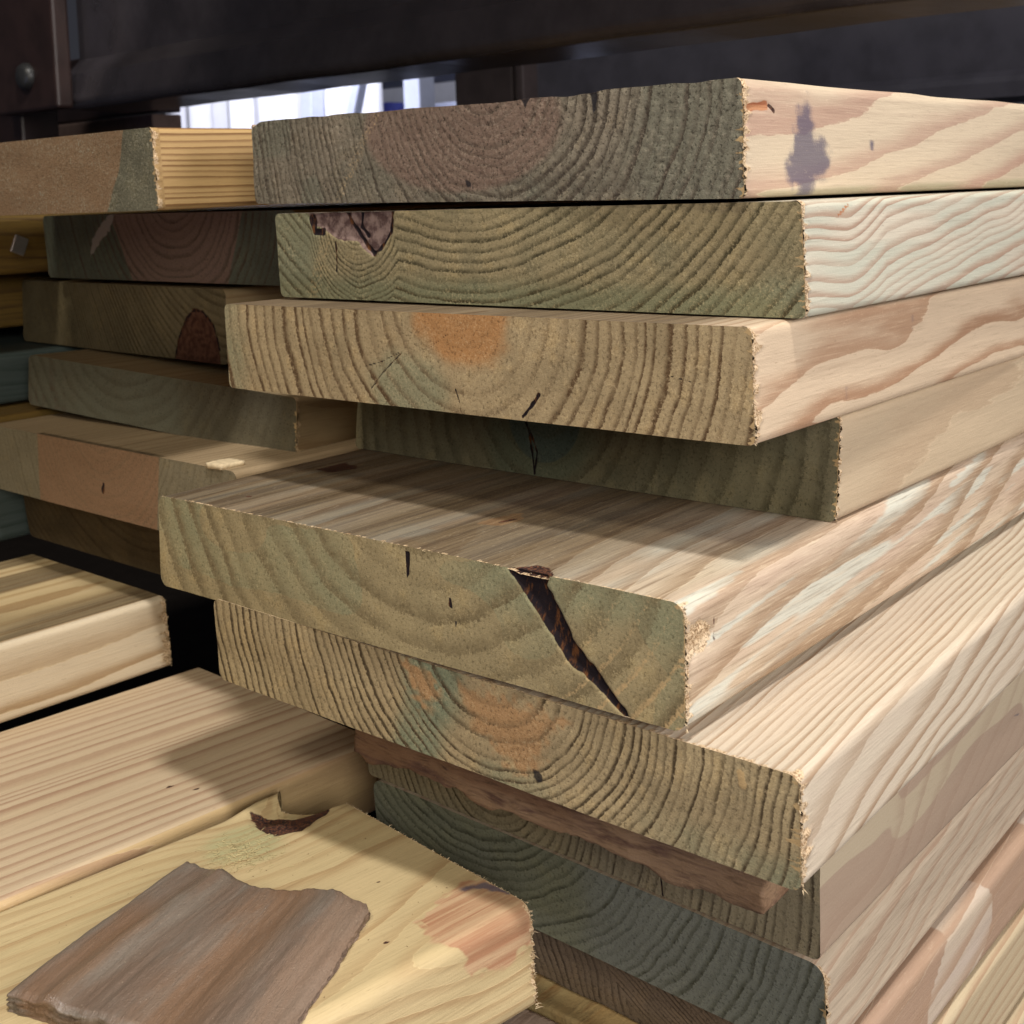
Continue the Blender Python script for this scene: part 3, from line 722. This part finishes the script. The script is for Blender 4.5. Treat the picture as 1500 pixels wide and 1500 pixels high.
# ================================================================== PLANKS PUSHED IN FROM THE LEFT
em = end_mat('end_hidden', (.4, .3, .16), (.2, .12, .06), (.3, .2, .1), (.3, .25, .12), seed=23)
lm = long_mat('long_warm_ochre', (.56, .42, .22), (.30, .17, .065), lw=.45, con=.8, streak=.2, seed=23, pink=(.54, .42, .25), greenc=(.66, .55, .40))
def chX(x, y, z, r, ma, mb, face):
    if face != 'end': ma[:, 2] = 1.2 * (y < 6); ma[:, 0] = .8 * (y >= 6) * sstep(-.3, .3, vn(x / 200., y / 16., 0, 3))  # light painted in: paler lit side, browner shaded top
plank('timber_plank', (-0.19414, 0.68116, -0.25524, 0.81993, 0.00369, -0.01573, 0.15656, 0.03958, -0.0265), field(60, 62, 9, 12, dz=.05, seed=24, amp=4), em, lm,
      'ochre plank lying on top of the left row, its ragged edge lit from the aisle', CG, length=.6, direction=-1, torn=120, tear=1.5, res=1.2, cres=1.5, chan=chX, rc=3)
lm = long_mat('long_soft_striped', (.52, .405, .275), (.33, .20, .125), lw=.35, con=.95, streak=.2, seed=25, pink=(.50, .385, .25), greenc=(.50, .36, .19))
def chY(x, y, z, r, ma, mb, face):
    if face != 'end': ma[:, 2] = 1.4 * (y < 1.0)
def fY(x, y, z):
    v = y + .05 * x + (1.3 * z - 1.1 * (z - 34) * (y < 2)) + 1.5 * vn(x / 120., y / 20., z / 20., 3) + .0
    return v / (8 - .02 * np.clip(y, 0, 100) * 0) + .8 * vn(v / 14., 1, 1, 4), v
plank('timber_plank', (-0.06965, 0.57375, -0.28896, 0.79186, -0.0042, -0.02129, 0.1602, 0.03403, 0.054), fY, em, lm,
      'wide pale striped plank of the left row, lying under the ochre plank', CG, length=.7, direction=-1, torn=100, res=1., cres=1.5, chan=chY, rc=3.5,
      masks=[('top', 'line', ([(-80, 25), (-83, 22), (-82, 20)], .4), 1, .5, 0), ('top', 'line', ([(-88, 35), (-89, 34)], .6), 1, .5, 0)])
lmj = long_mat('long_yellow_knotted', (.52, .405, .225), (.36, .235, .115), lw=.4, con=.8, streak=.3, seed=26, pink=(.47, .37, .20), greenc=(.40, .37, .20), rough=.6, knotc=((.37, .19, .105), (.52, .35, .21)))
def fJ(x, y, z):
    x, y, z = x / .87, y / .87, z / .87
    v0 = np.hypot(y - 60, z + 50) + .04 * x
    k = 9 * np.exp(-(((x + 14) / 48.) ** 2 + ((y + 2) / 40.) ** 2 + ((z - 38) / 40.) ** 2)) + 12 * np.exp(-(((x + 45) / 30.) ** 2 + ((y - 150) / 34.) ** 2))
    v = v0 + k + 2.2 * vn(x / 60., y / 24., z / 24., 5) + .8 * vn(x / 18., y / 8., z / 8., 6)
    return v / 5.5 + .5 * vn(v / 9., 1, 1, 7), v
def chJ(x, y, z, r, ma, mb, face):
    x, y, z = x / .87, y / .87, z / .87
    ma[:, 2] = .2 + .75 * sstep(26, 6, np.hypot((x + 52), (y - 136) * .9))
    mb[:, 1] = np.maximum(mb[:, 1], .42 * sstep(15, 5, np.hypot((x + 57) * .8, (y - 131))) + 0 * sstep(9, 3, np.hypot((x + 18) * .5, (z - 26)) ) * (y < 2) * (x < -40))
def eshJ(y, z):
    return .87 * np.interp(y / .87, [0, 137, 141, 150, 160, 165, 170.3], [0, 0, 6, 17, 23, 22, 17]) 
plank('timber_plank', (0.00113, 0.41561, -0.28288, 0.68955, 0.02632, -0.05352, 0.14816, 0.03727, 0.033), fJ, em, lmj,
      'yellow plank nearest the camera, bark notch at its corner and orange knot on its edge', CG, length=.62, direction=-1, torn=140, torn_top=420, res=.8, cres=1., chan=chJ, esh=eshJ, rc=5, tear=.5,
      zsh=lambda x, y: 4.5 * sstep(138, 149, y) * sstep(-44, -24, x) - 3.5 * sstep(-36, -28, x + .6 * vn(y / 3., 0, 0, 2)) * sstep(118, 124, y + .25 * x) * sstep(146, 136, y),
      masks=[('top', 'poly', [(-31, 143), (-24, 137), (-7, 127), (-5, 122), (-10, 117), (-24, 112), (-34, 117), (-36, 126)], 1, 1.2, .6),
             ('top', 'poly', [(-31.3, 20.9), (-19.1, 26.1), (-3.5, 29.6), (1.7, 19.1), (0.9, -1.7), (-31.3, -1.7), (-34.8, 7.0)], 5, 4, 0),
             ('top', 'line', ([(-8.7, 26.1), (-2.6, 22.6), (0.0, 12.2)], 1.5), 3, 1.4, 0), ('side', 'poly', [(-29.6, 38.3), (0.0, 38.3), (0.0, 26.1), (-10.4, 20.9), (-26.1, 24.4)], 5, 4, 0),
             ('top', 'line', ([(-45.2, 19.1), (-47.0, 18.3)], .8), 1, .6, 0), ('top', 'line', ([(-26.1, 53.9), (-27.0, 53.1)], .4), 1, .5, 0)])

# ---- weathered scrap lying on J
MJ = frame(.00113, .41561, -.28288, .68955, .02632, -.05352) @ Matrix.Scale(.87, 4)
def poly_at(pts, t):
    pts = np.array(pts, float); d = np.r_[0, np.cumsum(np.hypot(*np.diff(pts, axis=0).T))]; d /= d[-1]
    return np.stack([np.interp(t, d, pts[:, 0]), np.interp(t, d, pts[:, 1])], -1)
nU, nV = 170, 150
u = np.linspace(0, 1, nU); v = np.linspace(0, 1, nV)
Tp = poly_at([(-83.3, 131.3), (-74.7, 100.4), (-71.5, 85.5), (-62.2, 76.5), (-55.8, 70.8), (-52, 61), (-45.7, 46.2)], u)
Rp = poly_at([(-45.7, 46.2), (-48.5, 40.5), (-59.1, 33.4), (-76.3, 20.6), (-93.3, 9.1), (-113, -5)], v)
Lp = poly_at([(-83.3, 131.3), (-111.3, 120.6), (-135.4, 110.7), (-158.3, 99.3), (-172.7, 90.7)], v)
Bp = poly_at([(-172.7, 90.7), (-165, 70), (-150, 40), (-128, 12), (-113, -5)], u)
U, Vv = np.meshgrid(u, v, indexing='ij')
P = (1 - Vv)[..., None] * Tp[:, None] + Vv[..., None] * Bp[:, None] + (1 - U)[..., None] * Lp[None] + U[..., None] * Rp[None] \
    - ((1 - U) * (1 - Vv))[..., None] * Tp[0] - (U * (1 - Vv))[..., None] * Tp[-1] - ((1 - U) * Vv)[..., None] * Bp[0] - (U * Vv)[..., None] * Bp[-1]
edge = np.minimum(np.minimum(U, 1 - U), np.minimum(Vv, 1 - Vv))
P = P + (fbm(P[..., 0] / 5, P[..., 1] / 5, 0, 77, 3) * .7 * sstep(.05, 0, edge))[..., None]
gx, gy = P[..., 0], P[..., 1]
# ridges run along the piece (direction of v)
ridge = 3.4 * np.exp(-((U - .25 + .06 * Vv) / .05) ** 2) - 1.8 * np.exp(-((U - .62) / .09) ** 2) + 1.1 * np.sin(U * 17 + 1.3 * Vv + 1.5 * vn(U * 3, Vv * 2, 0, 8)) * .6 + .35 * vn(U * 30, Vv * 4, 0, 12) + .25 * vn(U * 70, Vv * 8, 0, 13) - 2.4 * sstep(.82, 1, U) + 1.6 * vn(U * 3.1, Vv * 1.6, 0, 15)
ztop = 42.84 + 6.2 + ridge * .8 - 1.2 * sstep(.03, 0, edge)
top = np.stack([gx, gy, ztop], -1).reshape(-1, 3)
lay = 9
rim_i = np.r_[np.arange(nV) , [i * nV + nV - 1 for i in range(1, nU)], [(nU - 1) * nV + j for j in range(nV - 2, -1, -1)], [i * nV for i in range(nU - 2, 0, -1)]]
rim = top[rim_i]; cen = top.mean(0)
V = [top]; k0 = len(top)
for l in range(1, lay + 1):
    t = l / lay; rr = rim.copy()
    out = rr[:, :2] - cen[:2]; out /= np.linalg.norm(out, axis=1)[:, None]
    step_ = .8 * vn(rr[:, 0] / 5., rr[:, 1] / 5., l * 1.7, 31) + .5 * ((l % 2) - .5) + .5 * vn(rr[:, 0] / 1.5, rr[:, 1] / 1.5, l * .7, 37)
    rr[:, :2] += out * step_[:, None]
    rr[:, 2] = rim[:, 2] * (1 - t) + 42.95 * t
    V.append(rr)
V = np.concatenate(V)
F = [f for f in gridfaces(nU, nV)[:, ::-1]]
nr = len(rim_i)
for l in range(lay):
    for i in range(nr):
        j = (i + 1) % nr
        a, b_ = (rim_i[i], rim_i[j]) if l == 0 else (k0 + (l - 1) * nr + i, k0 + (l - 1) * nr + j)
        F.append(np.array([a, k0 + l * nr + i, k0 + l * nr + j, b_][::-1]))
ug = np.concatenate([U.ravel(), np.tile(U.ravel()[rim_i], lay)]); vg = np.concatenate([Vv.ravel(), np.tile(Vv.ravel()[rim_i], lay)])
m, g, b = newmat('weathered_wood', .5, .5)
uu = g.sep(g.attr('uv3', 'Vector'))
st = g.comb(uu[0] * 55, uu[1] * 5, uu[2]); st2 = g.comb(uu[0] * 170, uu[1] * 14, uu[2]); st3 = g.comb(uu[0] * 6, uu[1] * 1.6, uu[2])
n1 = g.noise(st, 1, 4, .6); n2 = g.noise(st2, 1, 4, .6); n3 = g.noise(st3, 1, 3, .6, .5); n4 = g.noise(g.pos((1, 1, 1)), 1100, 2, .6)
ub = uu[0] + (n3 - .5) * .16 + (n1 - .5) * .05
grey = (.178, .147, .12); brown = (.19, .112, .066)
col = g.mix(g.ss(n3, .35, .65), grey, (.165, .115, .085))
b1 = g.ss(ub, .02, .10) * g.ss(ub, .24, .17) * g.ss(uu[1], .25, .5)
b2 = g.ss(ub, .42, .62) * g.ss(ub, .82, .66) * g.ss(n1, .2, .5, .5, 1)
b3 = g.ss(ub, .84, .9)
col = g.mix(b1 * .65, col, (.20, .11, .06)); col = g.mix(b2 * .95, col, brown); col = g.mix(b3 * .6, col, (.27, .18, .125))
n5 = g.noise(g.comb(uu[0] * 420, uu[1] * 40, uu[2]), 1, 3, .7)
col = g.mix(g.ss(n2, .5, .75) * .35, col, (.09, .068, .052)); col = g.mix(g.ss(n2, .5, .25) * .2, col, (.27, .21, .16)); col = g.mix(g.ss(n5, .52, .75) * .4, col, (.085, .065, .05))
col = g.mix(g.ss(n4, .66, .78) * .5, col, (.5, .4, .3))
# split layers on the rim
rimz = g.sep(g.pos((1, 1, 1)))[2]
g.inp(b.inputs['Base Color'], col)
g.inp(b.inputs['Roughness'], g.ss(ub, .12, .2, .5, .22) + g.ss(ub, .30, .4, 0, .3))
g.inp(b.inputs['Normal'], g.bump(n1 * .5 + n2 * .5 + n5 * .4 + n4 * .5, .8, .0007))
sc = mesh('wood_scrap', V * MM, F, [m], attrs=dict(uv3=np.stack([ug, vg, V[:, 2] * .3], -1)))
sc.matrix_world = MJ
tag(sc, 'weathered grey brown scrap of split wood lying on the yellow knotted plank', 'wood scrap')

# sawdust fibres caught on J
rs = np.random.default_rng(5); VV = []; FF = []
def fibre(p, l, w, zr=.35):
    a = rs.uniform(0, 6.28); k = len(VV); n = 5; cur = np.array(p, float); d = np.array([math.cos(a), math.sin(a), rs.uniform(-.05, zr)])
    for i in range(n):
        ww = w * (1 - i / n * .8)
        VV.append(cur + [0, 0, ww]); VV.append(cur + [-d[1] * ww, d[0] * ww, 0]); VV.append(cur - [-d[1] * ww, d[0] * ww, 0])
        d = d + rs.normal(size=3) * [.5, .5, .25]; d /= np.linalg.norm(d); cur = cur + d * l / n
        cur[2] = max(cur[2], 43.0)
    for i in range(n - 1):
        for j in range(3): FF.append((k + i * 3 + j, k + i * 3 + (j + 1) % 3, k + i * 3 + 3 + (j + 1) % 3, k + i * 3 + 3 + j))
for i in range(260):
    p = rs.normal(size=2) * [7, 9] + [-57, 131]
    fibre((p[0], p[1], 43.0), rs.uniform(1, 5.5), rs.uniform(.10, .26))
for i in range(60):
    p = rs.normal(size=2) * [8, 3] + [-70, 127]
    fibre((p[0], p[1], 43.0), rs.uniform(1, 4), rs.uniform(.1, .22))
o = mesh('sawdust', np.array(VV) * MM, FF, [plain('sawdust_pale', (.55, .46, .25), .9, .1)], smooth=False)
o.matrix_world = MJ; tag(o, 'tuft of pale sawdust fibres on the yellow plank behind the scrap', 'sawdust', kind='stuff')
VV = []; FF = []
for i in range(90):
    p = [rs.uniform(-150, -10), rs.uniform(5, 160)]; fibre((p[0], p[1], 43.0), rs.uniform(.3, 1.2), rs.uniform(.08, .2), .1)
o = mesh('wood_dust', np.array(VV) * MM, FF, [plain('dust_dark', (.25, .16, .09), .9, .1)], smooth=False)
o.matrix_world = MJ; tag(o, 'fine crumbs of wood scattered over the yellow plank', 'wood dust', kind='stuff')

# ================================================================== RACK
rackM = Matrix.Rotation(.85, 4, 'Z')    # x = along planks (depth), y = along the beam
m_beam = plain('dark_painted_steel', (.060, .052, .060), .27, .8, nscale=18, namp=.35, bump=.25, bd=.002)
m_beam2 = plain('dark_painted_steel_rear', (.065, .062, .078), .42, .5, nscale=14, namp=.3, bump=.15)
m_up = plain('upright_brown_steel', (.034, .018, .016), .42, .5, nscale=22, namp=.4, bump=.2)
m_bolt = plain('bolt_steel', (.5, .38, .26), .35, .5, metallic=.7)
m_dark = plain('bolt_dark', (.03, .03, .03), .4, .5)
def empty(name, M=None):
    o = bpy.data.objects.new(name, None); C.objects.link(o); o.empty_display_size = .05
    if M is not None: o.matrix_world = M
    return o
def prof_beam(name, prof, y0, y1, mat, parent):
    """extrude an (x,z) outline along y"""
    n = len(prof); ys = np.linspace(y0, y1, 40); V = []; F = []
    for y in ys:
        for (x, z) in prof: V.append((x + .0008 * math.sin(y * 23), y, z + .0006 * math.sin(y * 31 + 1)))
    for i in range(len(ys) - 1):
        for j in range(n):
            k = (j + 1) % n; F.append(np.array((i * n + j, i * n + k, (i + 1) * n + k, (i + 1) * n + j)))
    F.append(np.arange(n)[::-1]); F.append(np.arange(n) + (len(ys) - 1) * n)
    o = mesh(name, V, F, [mat], parent=parent, smooth=False)
    return o
fb = empty('shelf_beam', rackM); tag(fb, 'dark steel shelf beam across the top of the frame, nearest to the planks', 'shelf beam')
lip = [(.840 + .012 - .012 * math.cos(a), .132 + .012 - .012 * math.sin(a) - .012) for a in np.linspace(0, math.pi / 2, 7)]
prof_beam('beam_body', [(.866, .42), (.866, .185), (.846, .165)] + lip[0:0] + [(.840 + .012 * (1 - math.cos(a)), .134 - .012 * math.sin(a)) for a in np.linspace(0, math.pi / 2, 7)] + [(.93, .120), (.93, .42)], -1.3, 1.47, m_beam, fb)
br = bx('end_bracket', (.815, 1.44, .122), (.838, 1.592, .42), m_up, fb, .004)
def cyl(name, M, r, h, mat, parent, n=24):
    V = []; F = []
    prof = [(0, h * 1.15), (r * .55, h * 1.1), (r * .85, h * .85), (r, h * .4), (r, 0)]
    for (rr, z) in prof:
        for i in range(n): V.append((rr * math.cos(i * 2 * math.pi / n), rr * math.sin(i * 2 * math.pi / n), z))
    for k in range(len(prof) - 1):
        for i in range(n):
            j = (i + 1) % n; F.append(np.array((k * n + i, (k + 1) * n + i, (k + 1) * n + j, k * n + j)))
    o = mesh(name, V, F, [mat], parent=parent); o.matrix_local = M
    return o
face_x = Matrix.Rotation(-math.pi / 2, 4, 'Y')
cyl('bolt', Matrix.Translation((.815, 1.508, .166)) @ face_x, .017, .010, m_dark, fb)
ur = empty('rack_upright', rackM); tag(ur, 'dark brown steel rack upright at the left edge with a bright rivet', 'upright')
bx('post_face', (.86, 1.675, -.6), (.90, 1.99, .6), m_up, ur, .003)
bx('post_flange', (.845, 1.588, -.6), (.90, 1.672, .6), m_up, ur, .004)
bx('post_lip', (.838, 1.668, -.6), (.862, 1.678, .6), m_up, ur, .002)
cyl('rivet', Matrix.Translation((.86, 1.745, .182)) @ face_x, .0125, .008, m_bolt, ur)
rb = empty('shelf_beam', rackM); tag(rb, 'second steel shelf beam farther back, behind the top plank of the right stack', 'shelf beam')
prof_beam('beam_body', [(2.17, .60), (2.17, .175), (2.155, .165), (2.15, .155), (2.15, .13), (2.17, .12), (2.26, .12), (2.26, .60)], -1.6, 1.80, m_beam2, rb)
rp = empty('rear_post', rackM); tag(rp, 'brown grey rear rack post between the bright opening and the rear beam', 'post')
m_rp = plain('rear_post_brown', (.060, .045, .045), .5, .4, nscale=12, namp=.4)
m_gp = plain('rear_panel_grey', (.16, .13, .13), .6, .3, nscale=12, namp=.2)
bx('post_body', (2.2, 1.90, -.6), (2.3, 2.08, .9), m_rp, rp, .004)
bx('side_panel', (2.205, 1.822, -.6), (2.3, 1.897, .9), m_gp, rp, .004)
bx('post_lip', (2.12, 1.800, -.6), (2.3, 1.818, .9), m_rp, rp, .003)
# far board behind the left stack and the rail below the opening
m_brown = plain('rail_brown', (.16, .105, .085), .7, .3, nscale=30, namp=.3)
rr_ = bx('rear_rail', (1.05, 1.595, .02), (1.10, 2.4, .131), m_brown, None, .003, rackM)
rd_ = bx('rail_cap', (1.06, 1.595, .134), (1.10, 2.4, .23), m_up, rr_, .003)
tag(rr_, 'dull brown timber rail behind the top plank of the back left stack', 'rail')
# back sheet closing the bay below the opening
m_sheet = plain('back_sheet_dark', (.03, .024, .022), .8, .2)
bs = bx('back_panel', (1.30, -1.5, -1.), (1.32, 2.6, .028), m_sheet, None, .002, rackM)
tag(bs, 'dark back panel closing the bay behind the planks', 'panel', kind='structure')
sh = bx('shelf_deck', (-.25, -1.5, -.47), (1.3, 2.0, -.44), m_sheet, None, .002, rackM)
tag(sh, 'dark shelf deck under the stacks', 'shelf', kind='structure')
sup = bx('bearer', (-.06, -.9, -.4395), (.03, .9, -.4015), m_brown, None, .003, rackM)
tag(sup, 'rough timber bearer under the lowest planks', 'bearer')

# ---- bright aisle behind : pleated white sheet, posts, shelf goods
m_white = plain('white_plastic', (.80, .80, .84), .5, .3, nscale=20, namp=.06)
m_bluew = plain('blue_white_metal', (.62, .66, .82), .4, .4, nscale=8, namp=.15)
m_blue = plain('blue_plastic', (.10, .12, .55), .45, .4)
m_red = plain('faded_red_card', (.60, .30, .28), .6, .3)
m_greyb = plain('grey_blue_shelf', (.25, .27, .36), .5, .3)
n = 160; V = []; F = []
ysl = np.linspace(3.72, 5.7, n)
for i, y in enumerate(ysl):
    k = (y * 6.3) % 1; off = .05 * abs(k - .5) * 2 + .02 * math.sin(y * 17)
    for z in (-.3, 1.4): V.append((3.5 + off, y, z))
for i in range(n - 1): F.append(np.array((i * 2, i * 2 + 2, i * 2 + 3, i * 2 + 1)))
ws = mesh('pleated_sheet', V, F, [m_white], smooth=False); ws.matrix_world = rackM
md = ws.modifiers.new('thick', 'SOLIDIFY'); md.thickness = .004
tag(ws, 'bright white pleated sheeting seen through the opening', 'sheeting')
for (y, w, tilt, lab) in ((3.46, .05, .0, 'thin'), (3.66, .08, -.04, 'wide'), (3.56, .035, .22, 'leaning')):
    pass
def pole(y, x, w, tilt, lab):
    o = bx('white_post', (-w / 2, -w / 2, -1.0), (w / 2, w / 2, 1.2), m_bluew, None, .006)
    o.matrix_world = rackM @ Matrix.Translation((x, y, .3)) @ Matrix.Rotation(tilt, 4, 'X')
    tag(o, lab, 'post', 'pale posts in the aisle beyond')
pole(3.40, 3.40, .085, 0, 'upright bluish white post just left of the brown rear post, beyond the opening')
pole(3.78, 3.40, .045, .35, 'leaning bluish white pole in the bright opening')
pole(4.08, 3.45, .07, .05, 'pale pole at the right border of the white pleated sheeting')
fs = bx('far_shelf', (4.0, 3.0, -.5), (4.5, 5.4, .40), m_bluew, None, .01, rackM); tag(fs, 'pale blue grey shelf base in the aisle beyond the opening', 'shelf')
fs2 = bx('far_shelf', (4.0, 3.0, .545), (4.5, 5.4, .565), m_greyb, None, .004, rackM); tag(fs2, 'thin dark far shelf edge at the upper right of the opening', 'shelf')
bb = bx('blue_crate', (3.7, 3.88, .20), (3.95, 4.25, .395), m_blue, None, .01, rackM); tag(bb, 'blue crate low in the bright opening', 'crate')
rd = bx('red_carton', (4.1, 4.1, .57), (4.3, 4.32, .66), m_red, None, .005, rackM); tag(rd, 'faded red carton on the far shelf beyond the opening', 'carton')
rd = bx('pink_carton', (4.1, 3.78, .57), (4.3, 4.02, .66), m_bluew, None, .005, rackM); tag(rd, 'pale carton beside the red carton on the far shelf', 'carton')
bw = bx('far_wall', (5.6, 1., -1), (5.7, 9.5, 2.6), m_white, None, .01, rackM); tag(bw, 'pale far wall of the hall', 'wall', kind='structure')

# ================================================================== LIGHT
w = bpy.data.worlds.new('World'); S.world = w; w.use_nodes = True
w.node_tree.nodes['Background'].inputs[0].default_value = (.80, .82, 1, 1); w.node_tree.nodes['Background'].inputs[1].default_value = .035
Lr = Vector((math.cos(.867), math.sin(.867), 0)); Wr = Vector((-math.sin(.867), math.cos(.867), 0)); Zr = Vector((0, 0, 1))
def area(name, target, d, dist, sx, sy, power, col):
    l = bpy.data.lights.new(name, 'AREA'); l.shape = 'RECTANGLE'; l.size = sx; l.size_y = sy; l.energy = power; l.color = col
    o = bpy.data.objects.new(name, l); C.objects.link(o)
    d = (Lr * d[0] + Wr * d[1] + Zr * d[2]).normalized()
    o.location = Vector(target) + d * dist; o.rotation_euler = (-d).to_track_quat('-Z', 'Y').to_euler()
    return o
tgt = (.06, .39, -.12)
area('hall_lamp_overhead', tgt, (-.20, -.26, 1), 2.4, .22, .22, 49, (1, .965, .91))
area('hall_lamp_aisle', (-.05, .40, -.2), (-.60, .05, 1), 2.6, .30, .30, 20, (1, .92, .76))
area('hall_lamp_side', tgt, (.25, -1, .35), 2.2, .9, .5, 42, (1, .95, .96))
area('front_fill', (0, .45, -.1), (-1, -1.35, .5), 1.2, .45, .3, 8.2, (1, .93, .80))  # soft fill light added to brighten the plank ends
area('floor_bounce', rackM @ Vector((.84, .3, .13)), (-1, -.1, -.42), 3.0, 2.4, .8, 11, (.50, .56, 1))
area('far_aisle_lamp', rackM @ Vector((3.5, 4.4, .4)), (-.75, -.6, .9), 1.8, 1., 1., 85, (.84, .86, 1))
# unseen planks added above the frame to block the overhead light at back left
for i, (w0, l0) in enumerate(((.205, .335), (.472, .335), (.739, .325))):
    plank('timber_plank', (Lr.x * l0 + Wr.x * w0, Lr.y * l0 + Wr.y * w0, .55, .867, 0, 0, .262, .038, 0), field(60, 60, 7, 7, seed=50 + i), em2, lm2,
          'unseen plank added above the frame to shade the stacks', 'unseen planks added for shade', res=3, cres=6)
S.view_settings.view_transform = 'Standard'; S.view_settings.look = 'None'; S.view_settings.exposure = 0; S.view_settings.gamma = 1
